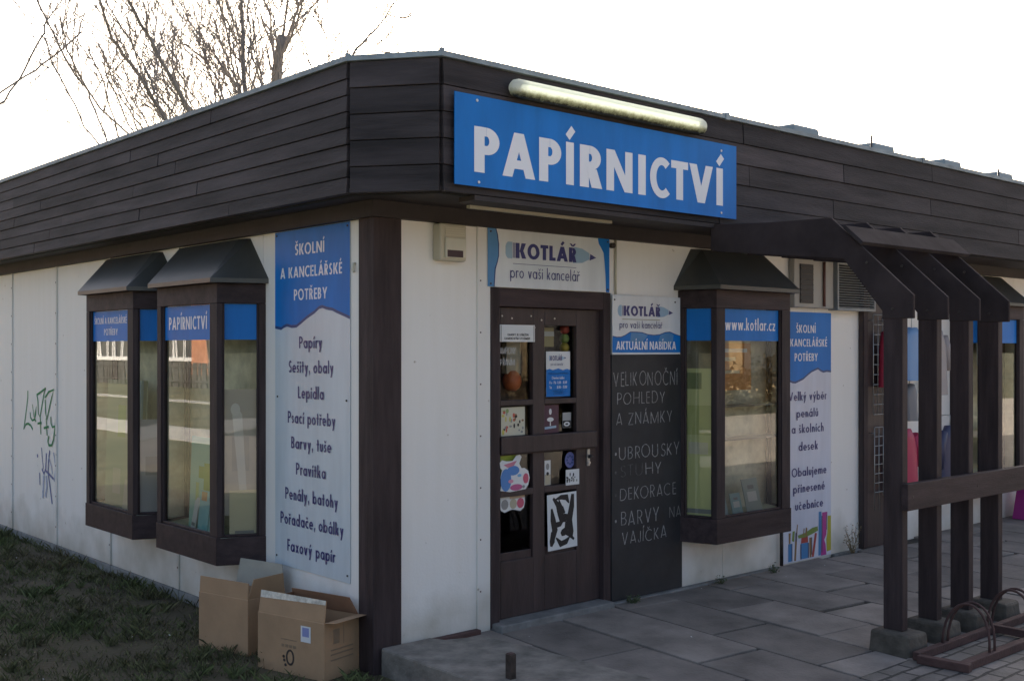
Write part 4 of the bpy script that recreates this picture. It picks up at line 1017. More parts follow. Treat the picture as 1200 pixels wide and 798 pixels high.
card('poster', 'pale aqua poster with yellow spot in the near side bay window', 'poster', W1, .46, .20, .475, .44, .60, .04, C('goods_mint',(.36,.62,.50)), [(-.42,-.36,0,1,lm),(-.22,.05,.42,.72,C('goods_leaf',(.30,.42,.05))),(.05,.22,.55,.68,C('goods_leaf',(.30,.42,.05))),(-.05,.12,.22,.36,lm),(.2,.3,.3,.5,lm)])
card('greeting_card', 'aqua card with orange flower leaning in the near side bay window', 'card', W1, .25, .235, .475, .15, .36, .10, aq, [(-.3,.3,.5,.78,og),(-.1,.1,.15,.5,C('goods_stem',(.2,.3,.2)))])
card('greeting_card', 'blue green card with orange blot beside the flower card', 'card', W1, .40, .240, .475, .14, .26, .10, gy, [(-.2,.35,.75,.97,og)])
card('greeting_card', 'white folded card at the foot of the near side bay', 'card', W1, .55, .235, .475, .10, .20, .2, M['paper'], [(-.4,.4,.1,.2,M['grey'])], .3)
card('wrapping_paper', 'greenish sheet of wrapping paper in the far side bay window', 'wrapping paper', W2, .50, .19, .475, .72, .95, .03, C('goods_sage',(.50,.52,.34)), [(-.3,-.1,.2,.5,pu),(.1,.3,.1,.3,cr),(-.42,-.32,.0,1.0,C('goods_pb2',(.42,.55,.58))),(0,.2,.55,.8,lm)])
card('greeting_card', 'cream card standing low in the far side bay window', 'card', W2, .32, .235, .475, .2, .22, .1, cr)
# front bay
card('poster', 'orange striped sheet painted as a timber reflection high in the front bay window', 'poster', W3, .40, .17, 1.36, .46, .34, .02, C('reflected_wood',(.55,.27,.10)), [(-.5,.1,.62,.70,cr),(-.5,.2,.35,.42,cr),(-.2,.4,.8,.88,M['paper'])])  # added sheet; its orange stripes paint a timber reflection into the pane
for i,(u,wd,ht,mm,lab) in enumerate(((.24,.15,.19,C('goods_sl',(.36,.46,.48)),'pale blue exercise book leftmost of three in the front bay'),(.42,.13,.14,C('goods_sl2',(.30,.45,.47)),'small teal exercise book between two larger ones in the front bay'),(.62,.20,.23,C('goods_sl3',(.38,.43,.40)),'large grey exercise book right of the small teal one'))):
    card('exercise_book', lab, 'book', W3, u, .21, .475, wd, ht, .25, mm, [(-.3,.3,.3,.6,M['paper']),(-.2,.2,.68,.8,M['grey'])], .1, 'exercise books in the front bay')
def end_sheet(name, label, cat, Wf, FPs, s0, s1, z0, z1, mm, marks=(), off=.040):
    """a stiff sheet standing just inside the end pane of a bay"""
    a = Vector(FPs[0]); b_ = Vector(FPs[1]); L = (b_-a).length; d = (b_-a)/L; nr = Vector((d.y,-d.x))
    q = lambda s_,t,z: Wf(*(a+d*s_*L+nr*(off+t)), z)
    mb = MB(); mb.hexa([q(s0,0,z0),q(s1,0,z0),q(s1,.006,z0),q(s0,.006,z0)],[q(s0,0,z1),q(s1,0,z1),q(s1,.006,z1),q(s0,.006,z1)], mm)
    for i,(pts,k) in enumerate(marks):
        mb.face([q(s0+(s1-s0)*u_,-.001-.0004*i,z0+(z1-z0)*v_) for u_,v_ in pts], k)
    return tag(mb.build(name, loc=q(s0,0,z0)), label, cat)
FL = ((0,0),(.125,.275)); FR_ = ((0,0),(.09,.275))
RT4 = lambda a,b,c,d: [(a,b),(c,b),(c,d),(a,d)]
end_sheet('drawing', 'grey sketch with pale rolled shapes behind the near side bay end pane', 'drawing', W1, FL, .16, .86, .60, 1.40, C('goods_sketch2',(.46,.42,.38)), [(RT4(.25,.35,.75,.62),C('goods_sk3',(.34,.32,.30))),([(.3,.1),(.5,.1),(.75,.82),(.6,.86),(.45,.8)],C('goods_sk4',(.62,.61,.58))),(disc(.65,.84,.14,.05,12),C('goods_sk5',(.66,.65,.62)))], .06)
end_sheet('paper_pad', 'cream pad with dark printed foot line behind the near side bay end pane', 'pad', W1, FL, .18, .74, .478, .76, C('goods_pad',(.60,.55,.38)), [(RT4(.1,.03,.8,.09),M['grey'])])
end_sheet('drawing', 'pale sketch sheet behind the far side bay end pane', 'drawing', W2, FL, .16, .86, .48, 1.15, C('goods_sketch3',(.45,.43,.42)), [(RT4(.2,.4,.8,.6),C('goods_sk3',(.34,.32,.30)))])
end_sheet('poster', 'tall yellow green sheet behind the front bay end pane', 'poster', W3, FR_, .06, .90, .478, 1.52, C('goods_yg2',(.62,.62,.30)), [(RT4(.1,.55,.9,.75),C('goods_yg3',(.48,.50,.20))),(RT4(.15,.86,.6,.97),C('goods_yg4',(.25,.28,.12))),(RT4(.1,.02,.9,.05),M['grey']),(RT4(.2,.42,.8,.5),cr)])
def shelf(Wf, z, label):
    mb = MB(); mb.hexa([Wf(.08,.03,z),Wf(1.02,.03,z),Wf(.93,.20,z),Wf(.13,.20,z)],[Wf(.08,.03,z+.010),Wf(1.02,.03,z+.010),Wf(.93,.20,z+.010),Wf(.13,.20,z+.010)], M['louver'])
    tag(mb.build('display_shelf', loc=Wf(.5,.1,z)), label, 'shelf')
shelf(W3, 1.24, 'thin pale display shelf across the front bay, the upper of two'); shelf(W3, 1.00, 'thin pale display shelf across the front bay, the lower of two')
# far bay, seen between the posts
b = MB(); b.tube([W4(.52,.15,1.20),W4(.52,.15,1.50)], .07, C('goods_redroll',(.58,.09,.05)), 14); tag(b.build('paper_roll', loc=W4(.52,.15,1.20)), 'red cylinder standing in the far bay window beyond the posts', 'roll')
card('paper_bag', 'cream paper bag low in the far bay window beyond the posts', 'bag', W4, .55, .15, .55, .36, .38, .05, cr)
card('price_board', 'pale board high in the far bay window beyond the posts', 'board', W4, .55, .10, 1.5, .4, .25, .02, C('goods_pb',(.45,.50,.52)), [(-.4,.4,.6,.85,M['paper'])])

# ------------------------------------------------------------------ fittings on the front
al = thing('alarm_siren', (.50,0,2.17), 'cream plastic alarm siren box under the eaves left of the door', 'siren')
b = MB(); b.box((.402,-.075,2.165),(.598,0,2.380), M['casingdk']); b.build('housing', al, bevel=.012)
b = MB(); b.box((.432,-.088,2.180),(.586,-.0755,2.300), M['casing']); b.build('front_cover', al, bevel=.012)
b = MB()
for i in range(4): b.box((.438,-.080,2.312+.013*i),(.582,-.0752,2.319+.013*i), M['casing'])
b.build('vent_slats', al)
b = MB(); b.box((.445,-.0895,2.186),(.560,-.0882,2.226), C('siren_lens',(.05,.02,.022))); b.build('lens', al)
cw = MB(); cw.tube([(1.935,-.012,2.022),(1.935,-.012,2.384)], .008, M['casingdk'], 8); tag(cw.build('cable_conduit', loc=(1.935,0,2.02)), 'thin beige cable conduit running up above the chalkboard sign', 'conduit')
jb = MB(); jb.tube([(1.900,-.001,2.345),(1.900,-.03,2.345)], .018, M['darksteel'], 12); tag(jb.build('door_bell', loc=(1.9,0,2.33)), 'small round dark bell by the logo sign over the door', 'bell')
cw = MB(); cw.tube([(3.80,-.030,-.03),(3.80,-.030,.30)], .014, M['darksteel'], 8); tag(cw.build('drain_pipe', loc=(3.80,-.03,-.03)), 'short dark pipe rising from the paving under the front bay', 'pipe')
hk = MB(); hk.tube([(-.002,.19,2.14),(-.012,.19,2.14),(-.016,.19,2.10),(-.012,.185,2.09)], .008, M['casing'], 6); tag(hk.build('wall_hook', loc=(0,.19,2.1)), 'small pale hook on the side wall beside the corner post', 'hook')
# ventilation unit and louvred vent
ac = thing('air_conditioner', (4.2,0,1.97), 'beige air conditioner casing with dark grille above the lavender sign', 'air conditioner')
b = MB(); b.box((3.93,-.06,1.985),(4.485,-.001,2.372), C('ac_case',(.36,.34,.30))); b.build('casing', ac, bevel=.01)
b = MB(); b.box((4.00,-.068,2.02),(4.18,-.0605,2.33), M['black'])
for i in range(7): b.box((4.005,-.074,2.04+.042*i),(4.175,-.0685,2.046+.042*i), M['darksteel'])
b.build('grille', ac)
b = MB(); b.tube([(4.33,-.072,2.0),(4.33,-.072,2.36)], .011, C('copper_pipe',(.16,.07,.05)), 8); b.build('pipe', ac)
lv = thing('louvred_vent', (4.8,0,1.97), 'grey louvred vent with fine slats next to the air conditioner', 'vent')
b = MB(); b.box((4.495,-.09,1.975),(4.515,-.001,2.370), M['louver']); b.box((5.06,-.09,1.975),(5.08,-.001,2.370), M['louver']); b.box((4.515,-.09,1.975),(5.06,-.001,1.995), M['louver']); b.box((4.515,-.09,2.350),(5.06,-.001,2.370), M['louver']); b.box((4.515,-.02,1.995),(5.06,-.0015,2.350), M['black'])
b.build('frame', lv)
b = MB()
for i in range(17):
    z = 2.0+.0205*i; b.hexa([(4.516,-.086,z),(5.059,-.086,z),(5.059,-.04,z+.010),(4.516,-.04,z+.010)],[(4.516,-.086,z+.004),(5.059,-.086,z+.004),(5.059,-.04,z+.014),(4.516,-.04,z+.014)], M['louver'])
b.build('slats', lv)
# wire grids on the brown door
for (x0,x1,z0,z1,lab) in ((5.05,5.42,1.10,1.95,'wire display grid high on the brown door, the upper of two'),(5.07,5.42,.28,.99,'wire display grid low on the brown door, the lower of two')):
    b = MB(); nx, nz = 5, 10 if z1 > 1.5 else 9
    for i in range(nx+1):
        x = x0+(x1-x0)*i/nx; b.tube([(x,-.085,z0 if i < 2 else z0+.12*(z1 < 1.5)),(x,-.085,z1)], .0035, M['steel'], 5)
    for k in range(nz+1):
        z = z0+(z1-z0)*k/nz
        if z1 < 1.5 and k < 2: continue
        b.tube([(x0,-.089,z),(x1,-.089,z)], .0035, M['steel'], 5)
    for x in (x0,x1): b.tube([(x,-.046,z1-.05),(x,-.085,z1-.05)], .004, M['steel'], 5)
    tag(b.build('wire_grid', loc=(x0,-.085,z0)), lab, 'wire grid', 'wire display grids on the brown door')

# hanging clothes by the next shop
def garment(label, cat, x, y, top, bot, wt, wb, mm, sleeves=True, name='hanging_shirt', yaw=0.0):
    t = thing(name, (x,y,bot), label, cat, 'clothes hung out by the next shop')
    mb = MB(); n = 24; rows = 7; r = random.Random(int(x*100)); ph = r.random()*6; vv=[]; ff=[]
    for j in range(rows+1):
        f = j/rows; z = top+(bot-top)*f; hw = wt*(.34+.66*min(1,f*5))/2 if f < .2 else (wt+(wb-wt)*f)/2
        for k in range(n):
            a = 2*math.pi*k/n; fold = 1+.16*f*math.sin(4*a+ph)
            vv.append((x+hw*math.cos(a), y+(.045+.02*f)*fold*math.sin(a), z+(.0 if j else .01*math.cos(a)**2)))
    for j in range(rows):
        for k in range(n): ff.append((j*n+k,(j+1)*n+k,(j+1)*n+(k+1)%n,j*n+(k+1)%n))
    ff.append(tuple(range(n)))
    mb.mesh(vv, ff, mm, True); mb.build('body', t)
    if sleeves:
        for s in (-1,1):
            q = MB(); q.tube([(x+s*wt*.38,y,top-.05),(x+s*wt*.56,y-.01,top-.18),(x+s*wt*.60,y-.01,top-(top-bot)*.62)], [.05,.05,.042], mm, 10); q.build('sleeve', t)
    q = MB(); q.tube([(x,y,top),(x,y,top+.07),(x+.02,y+.01,top+.10),(x+.02,y+.06,top+.10),(x+.02,-.001,top+.08)], .004, M['steel'], 5); q.build('hook', t)
garment('light blue shirt hung on the wall between the first two posts', 'shirt', 5.64,-.11,1.84,1.38,.36,.34, C('cloth_blue',(.16,.30,.52)))
garment('grey trousers hung on the wall below the light blue shirt', 'trousers', 5.70,-.06,1.34,1.02,.20,.16, C('cloth_grey',(.20,.20,.21)), False, 'hanging_trousers')
garment('crimson coat hung low between the first two posts', 'coat', 5.52,-.12,.95,.42,.34,.40, C('cloth_crimson',(.42,.02,.075)), True, 'hanging_coat')
garment('crimson scarf hung on the upper wire grid', 'scarf', 5.19,-.12,1.80,1.33,.12,.14, C('cloth_crimson2',(.36,.02,.05)), False, 'hanging_scarf')
garment('beige cardigan hung high between second and third post', 'cardigan', 6.12,-.10,1.82,1.24,.26,.28, C('cloth_beige',(.34,.30,.29)), True, 'hanging_cardigan')
garment('navy coat hung low between second and third post', 'coat', 6.28,-.14,.95,.34,.38,.44, C('cloth_navy',(.035,.04,.09)), True, 'hanging_coat')
mb = MB(); mb.hexa([(7.62,-.30,PZ),(7.98,-.30,PZ),(7.96,-.10,PZ),(7.64,-.10,PZ)],[(7.66,-.27,.34),(7.94,-.27,.34),(7.92,-.14,.34),(7.68,-.14,.34)], C('cloth_magenta',(.42,.03,.24)))
mb.tube([(7.74,-.21,.34),(7.76,-.21,.44),(7.84,-.21,.44),(7.86,-.21,.34)], .010, C('cloth_magenta',(.42,.03,.24)), 6)
tag(mb.build('shopping_bag', loc=(7.8,-.2,PZ), bevel=.02), 'magenta bag standing below the far bay window', 'bag')

# ------------------------------------------------------------------ pergola of four cranked frames
pg = thing('pergola', (2.8,-1.86,.08), 'dark brown timber pergola of four cranked posts standing before the shop front', 'pergola')
PX = [2.235,2.625,3.015,3.405]; TK = .058
for x in PX:
    b = MB(); b.box((x,-1.918,.075),(x+TK,-1.800,1.90), M['wood']); b.build('post', pg, bevel=.004)
    b = MB(); prof = [(-.575,2.464),(-1.0,2.440),(-1.463,2.430),(-1.985,1.955),(-1.985,1.825),(-1.795,1.825),(-1.795,1.870),(-1.548,2.180),(-1.04,2.236),(-.575,2.290)]
    b.prism([(x-.004,a,z) for a,z in prof], (.022,0,0), M['bracket']); b.build('cranked_bracket', pg, bevel=.004)
    for (yy,zz) in ((-1.86,1.88),(-1.70,2.15)): b = MB(); b.tube([(x-.010,yy,zz),(x-.003,yy,zz)], .008, M['darksteel'], 8); b.build('bolt', pg)
b = MB()
# plank laid on the slopes (45 degrees)
dy, dz = -.7397, -.673
y0, z0 = -1.560, 2.352
pp = []
for x in (2.205,3.500):
    pp.append([(x,y0-.012*.673/1*0,z0+.004),(x,y0+dy*.155,z0+.004+dz*.155),(x,y0+dy*.155-.673*.024,z0+.004+dz*.155+.7397*.024),(x,y0-.673*.024,z0+.004+.7397*.024)])
b.hexa(pp[0], pp[1], M['plank']); b.build('top_plank', pg, bevel=.003)
b = MB(); b.box((2.215,-1.962,.755),(3.86,-1.920,.905), M['wood_h']); b.build('rail', pg, bevel=.004)
for x in (2.27,3.04): b = MB(); b.tube([(x,-1.964,.83),(x,-1.960,.83)], .007, M['darksteel'], 8); b.build('screw_head', pg)
# concrete footings
rnd = random.Random(21)
for i,x in enumerate(PX):
    b = MB(); x0,x1,yA,yB = x-.075,x+.145,-2.005,-1.745
    top = [(x0+rnd.uniform(0,.02),yA+rnd.uniform(0,.02),.076),(x1-rnd.uniform(0,.02),yA+rnd.uniform(0,.02),.070),(x1-rnd.uniform(0,.02),yB-.01,.075),(x0+.01,yB-.01,.076)]
    b.hexa([(x0,yA,PZ-.05),(x1,yA,PZ-.05),(x1,yB,PZ-.05),(x0,yB,PZ-.05)], top, M['footing'])
    lab = ['chipped concrete footing under the nearest pergola post','chipped concrete footing under the second pergola post from the shop door','chipped concrete footing under the third pergola post from the shop door','chipped concrete footing under the farthest pergola post'][i]
    tag(b.build('concrete_footing', loc=(x,-1.87,PZ), bevel=.016), lab, 'footing', 'concrete footings of the pergola')

# ------------------------------------------------------------------ rusty bicycle rack
rk = thing('bicycle_rack', (2.9,-2.2,PZ), 'low rusty bicycle rack with bent hoops lying beside the pergola posts', 'bicycle rack')
b = MB()
def bar(a, c, wd=.05, ht=.045, mb=b, mm=M['rust']):
    a = Vector(a); c = Vector(c); d = (c-a).normalized(); n_ = Vector((-d.y,d.x,0))*wd/2; u = Vector((0,0,ht))
    mb.hexa([a-n_,c-n_,c+n_,a+n_],[a-n_+u,c-n_+u,c+n_+u,a+n_+u], mm)
z = PZ+.004
bar((2.12,-2.32,z+.001),(4.6,-2.34,z+.001)); bar((2.10,-2.085,z),(2.13,-2.36,z)); bar((2.12,-2.06,z+.002),(4.6,-2.06,z+.002),.04)
bar((3.02,-2.07,z+.010),(3.02,-2.33,z+.010),.04)
b.build('frame', rk, bevel=.004)
for i,x in enumerate((2.42,2.47,2.96,3.01,3.52,3.57)):
    h = MB(); s = (i%2)*.02
    pts = []
    for k in range(15):
        t_ = math.pi*k/14; pts.append((x+s*.5+.03*math.sin(t_), -2.19-.135*math.cos(t_), z+.03+.25*math.sin(t_)**.8))
    h.tube(pts, .0075, M['rust'], 8); h.build('hoop', rk)

# ------------------------------------------------------------------ metal stub at the pavement edge
st = MB(); st.box((.162,-.955,-.30),(.200,-.915,.125), M['darksteel']); st.box((.165,-.952,.1251),(.197,-.918,.129), M['rust'])
tag(st.build('metal_stub', loc=(.185,-.935,-.05), bevel=.003), 'short rusty square metal stub sticking up from the corner slab', 'stub')

# ------------------------------------------------------------------ cardboard boxes
def carton(label, P0, yaw, L, D, H, flaps, marks=None):
    """P0 = front left bottom corner, L along the front, D towards the wall; flaps: side, length, angle, material"""
    t = thing('cardboard_box', P0, label, 'cardboard box')
    ex = Vector((math.cos(yaw), math.sin(yaw), 0)); ey = Vector((-math.sin(yaw), math.cos(yaw), 0)); o = Vector(P0)
    q = lambda a,b_,c: o+ex*a+ey*b_+Vector((0,0,c))
    th_ = .006
    bd = MB()
    def slab(a0,a1,b0,b1,c0,c1,mm): bd.hexa([q(a0,b0,c0),q(a1,b0,c0),q(a1,b1,c0),q(a0,b1,c0)],[q(a0,b0,c1),q(a1,b0,c1),q(a1,b1,c1),q(a0,b1,c1)], mm)
    slab(0,L,0,th_,0,H,M['card']); slab(0,L,D-th_,D,0,H,M['card']); slab(0,th_,th_,D-th_,0,H,M['card']); slab(L-th_,L,th_,D-th_,0,H,M['card']); slab(th_,L-th_,th_,D-th_,.003,.01,M['cardin'])
    bd.build('body', t, bevel=.002)
    for (side, ln, ang, mm, taper) in flaps:
        f = MB(); a = R(ang); s_, c_ = math.sin(a)*ln, math.cos(a)*ln     # ang 0 = straight up, + = outward
        e = .003; tp = taper
        if side == 'f': p = [q(e,e,H),q(L-e,e,H),q(L-e-tp,e-s_,H+c_),q(e+tp,e-s_,H+c_)]; n_ = ey*th_
        if side == 'b': p = [q(e,D-e,H),q(L-e,D-e,H),q(L-e-tp,D-e+s_,H+c_),q(e+tp,D-e+s_,H+c_)]; n_ = -ey*th_
        if side == 'l': p = [q(e,e,H),q(e,D-e,H),q(e-s_,D-e-tp,H+c_),q(e-s_,e+tp,H+c_)]; n_ = ex*th_
        if side == 'r': p = [q(L-e,e,H),q(L-e,D-e,H),q(L-e+s_,D-e-tp,H+c_),q(L-e+s_,e+tp,H+c_)]; n_ = -ex*th_
        f.prism(p, n_, mm); f.build('flap', t)
        if side == 'f' and mm is M['card'] and marks:
            tp_ = MB(); d_ = (p[2]-p[1]).normalized(); off = -n_*.25
            w0 = [p[3]-d_*.035+off, p[2]-d_*.02+off, p[2]+d_*.004+off, p[3]+d_*.005+off]; tp_.prism(w0, off*.5, M['tape']); tp_.build('tape', t)
    if marks:
        m_ = MB(); O = q(0,-.0012,0); nn = -ey
        poly2(m_, [(L*.66,H*.62),(L*.66+.075,H*.62),(L*.66+.075,H*.62+.088),(L*.66,H*.62+.088)], O, ex, (0,0,1), nn, M['paper'])
        poly2(m_, [(L*.66+.012,H*.62+.03),(L*.66+.063,H*.62+.03),(L*.66+.063,H*.62+.08),(L*.66+.012,H*.62+.08)], O, ex, (0,0,1), nn, C('label_blue',(.25,.28,.50)), .0006)
        m_.build('paper_label', t)
        m_ = MB(); ink = C('box_ink',(.045,.035,.03)); ink2 = C('box_ink_faint',(.24,.165,.10))
        for pl_ in ring(L*.50,H*.30,.032,.045,.012,.012): poly2(m_, pl_, O, ex, (0,0,1), nn, ink)
        for (dx,dz) in ((-.045,-.02),(-.035,-.045),(-.05,-.0)): poly2(m_, disc(L*.50+dx,H*.30+dz,.010,.009,8), O, ex, (0,0,1), nn, ink, .0004)
        poly2(m_, [(L*.36,H*.60),(L*.60,H*.60),(L*.60,H*.615),(L*.36,H*.615)], O, ex, (0,0,1), nn, ink2)
        for i in range(4): poly2(m_, [(L*.37+.03*i,H*.47),(L*.37+.022+.03*i,H*.47),(L*.37+.022+.03*i,H*.52),(L*.37+.03*i,H*.52)], O, ex, (0,0,1), nn, ink2)
        m_.build('printed_mark', t); m_ = MB()
        O2 = q(L+.0012,0,0)
        for i,(a0,a1,c0,c1) in enumerate(((.05,.23,.10,.108),(.05,.23,.13,.138),(.05,.23,.155,.163),(.07,.12,.19,.27),(.15,.155,.18,.29))): poly2(m_, [(a0,c0),(a1,c0),(a1,c1),(a0,c1)], O2, ey, (0,0,1), ex, ink2)
        m_.build('printed_mark', t)
    return t
yawB = math.atan2(.054-.554, -.291+.417)
carton('open cardboard box with white label and taped front flap nearest the corner post', (-.417,.554,GZ+.004), yawB, .515, .28, .315,
       [('f',.118,-9,M['card'],.004),('b',.105,-22,M['cardin'],.03),('l',.08,-22,M['cardin'],.02),('r',.075,84,M['card'],.012)], True)
yawA = math.atan2(.718-1.201, -.339+.461)
carton('plain cardboard box with raised pale flap standing under the near side bay', (-.461,1.201,GZ+.004), yawA, .43, .30, .330,
       [('f',.095,-3,M['card'],.002),('b',.16,4,M['cardpale'],.03),('r',.12,10,M['card'],.03)], None)

# ------------------------------------------------------------------ small plants and litter at the foot of the walls
def weed(label, x, y, z, n, h, seed, mm, grp=None, sp=.05):
    r = random.Random(seed); t = thing('weed_plant', (x,y,z), label, 'weed', grp); s_ = MB(); lf = MB()
    for i in range(n):
        a = r.random()*6.28; ln = h*r.uniform(.4,1); q = [(x+r.uniform(-.02,.02),y+r.uniform(-.015,.0),z)]
        for k in range(1,5): q.append((q[0][0]+math.cos(a)*sp*k/4*r.uniform(.7,1.3), q[0][1]+math.sin(a)*sp*.5*k/4, z+ln*k/4))
        s_.tube(q, [.0022,.002,.0018,.0014,.001], mm, 4)
        for k in range(1,5):
            for _ in range(3):
                p = Vector(q[k])+Vector((r.uniform(-.012,.012),r.uniform(-.01,.01),r.uniform(-.02,.02))); d = Vector((r.uniform(-1,1),r.uniform(-1,1),r.uniform(-.3,1))).normalized()*r.uniform(.008,.02); e = d.orthogonal().normalized()*.004
                lf.face([p-e,p+d*.5-e,p+d,p+e], mm)
    s_.build('stem', t); lf.build('leaves', t)
weed('dry brown weed growing where the lavender sign wall meets the paving', 4.74,-.07,PZ,16,.24,3,M['leafdry'],sp=.10)
weed('low green weed tuft in the joint below the chalkboard', 2.02,-.09,PZ,14,.05,5,M['weed'],sp=.06)
for i,(x,y,h,lab) in enumerate(((2.95,-.10,.05,'tiny weed tuft at the wall foot under the front bay'),(3.55,-.12,.06,'small weed tuft at the wall foot beside the short pipe'))):
    weed(lab, x, y, PZ, 9, h, 30+i, M['weed'], sp=.05)
lt = MB(); r = random.Random(19)
for i in range(70):
    x = r.uniform(.3,5); y = -abs(r.gauss(0,.9))-.06; s_ = r.uniform(.004,.012); a = r.random()*6.28
    if y < -2.4: continue
    z_ = PZ+.010 if x > .75 else .006
    lt.face([(x,y,z_),(x+s_*math.cos(a),y+s_*math.sin(a),z_+.003),(x+s_*1.3*math.cos(a+.5),y+s_*1.3*math.sin(a+.5),z_+.002),(x+s_*.6*math.cos(a+1.1),y+s_*.6*math.sin(a+1.1),z_)], M['paper'] if i%9 == 0 else M['leafdry'])
tag(lt.build('paving_litter'), 'dry leaf crumbs and paper bits scattered over the slabs', 'litter', kind='stuff')
lt = MB(); r = random.Random(8)
for i in range(170):
    x = -r.uniform(.02,1.6); y = r.uniform(.2,5); a = r.random()*6.28; s_ = r.uniform(.006,.016)
    z_ = GZ+.02+r.random()*.01
    lt.face([(x,y,z_),(x+s_*math.cos(a),y+s_*math.sin(a),z_+.004),(x+s_*1.3*math.cos(a+.5),y+s_*1.3*math.sin(a+.5),z_+.002),(x+s_*.6*math.cos(a+1.1),y+s_*.6*math.sin(a+1.1),z_)], M['paper'] if i%14 == 0 else M['leafdry'])
tag(lt.build('leaf_litter'), 'dry leaf scraps and paper bits scattered over the turf', 'litter', kind='stuff')

# ------------------------------------------------------------------ on the roof
sk = [(5.48,5.98,1.0),(6.92,7.40,1.0),(8.42,8.88,1.0),(9.77,10.2,1.0)]
sl = C('skylight_acrylic',(.20,.25,.27))
names = ['whitish box skylight on the flat roof nearest the blue sign','whitish box skylight second from the blue sign along the roof edge','whitish box skylight third from the blue sign along the roof edge','whitish box skylight farthest along the roof edge']
for (a,b_,y),lab in zip(sk,names):
    t = thing('skylight', ((a+b_)/2,y+.3,3.17), lab, 'skylight', 'skylights on the flat roof')
    k = MB(); k.box((a-.03,y-.03,3.165),(b_+.03,y+.7,3.50), M['plinth']); k.build('upstand', t)
    k = MB(); k.hexa([(a,y,3.50),(b_,y,3.50),(b_,y+.65,3.50),(a,y+.65,3.50)],[(a+.03,y+.03,3.81),(b_-.03,y+.03,3.81),(b_-.03,y+.62,3.82),(a+.03,y+.62,3.82)], sl); k.build('dome', t, bevel=.02)
for i,(x,zt,lab) in enumerate(((6.857,3.86,'thin lightning rod on the roof beside the second skylight'),(9.72,3.82,'thin lightning rod on the roof beside the farthest skylight'))):
    k = MB(); k.tube([(x,1.0,3.16),(x,1.0,zt)], .012, M['darksteel'], 6); k.tube([(x,1.0,3.16),(x,1.0,3.24)], .03, M['plinth'], 8)
    tag(k.build('lightning_rod', loc=(x,1.0,3.16)), lab, 'rod', 'lightning rods')
rr = random.Random(2)
for i,(x,h) in enumerate(((.996,.075),(1.059,.13),(1.115,.06),(1.54,.20),(2.05,.19),(2.38,.10))):
    k = MB(); dx = rr.uniform(-.004,.03)
    k.tube([(x,-.57,3.18),(x+dx*.4,-.57,3.19+h*.5),(x+dx,-.57,3.19+h)], [.0035,.003,.002], M['leafdry'], 5)
    for j in range(3): k.tube([(x+dx*(.5+.2*j),-.57,3.19+h*(.5+.2*j)),(x+dx*(.5+.2*j)+rr.uniform(-.012,.012),-.57,3.19+h*(.55+.2*j)+.012)], .0022, M['leafdry'], 4)
    tag(k.build('dry_stalk', loc=(x,-.57,3.18)), ['short dry stalk on the roof edge above the blue sign, leftmost','dry stalk on the roof edge right of the leftmost stalk','tiny dry stalk on the roof edge between two taller ones','tall dry stalk on the roof edge above the middle of the lamp','tall dry stalk on the roof edge above the right end of the lamp','dry stalk on the roof edge right of the lamp end'][i], 'stalk', 'dry stalks on the roof edge')

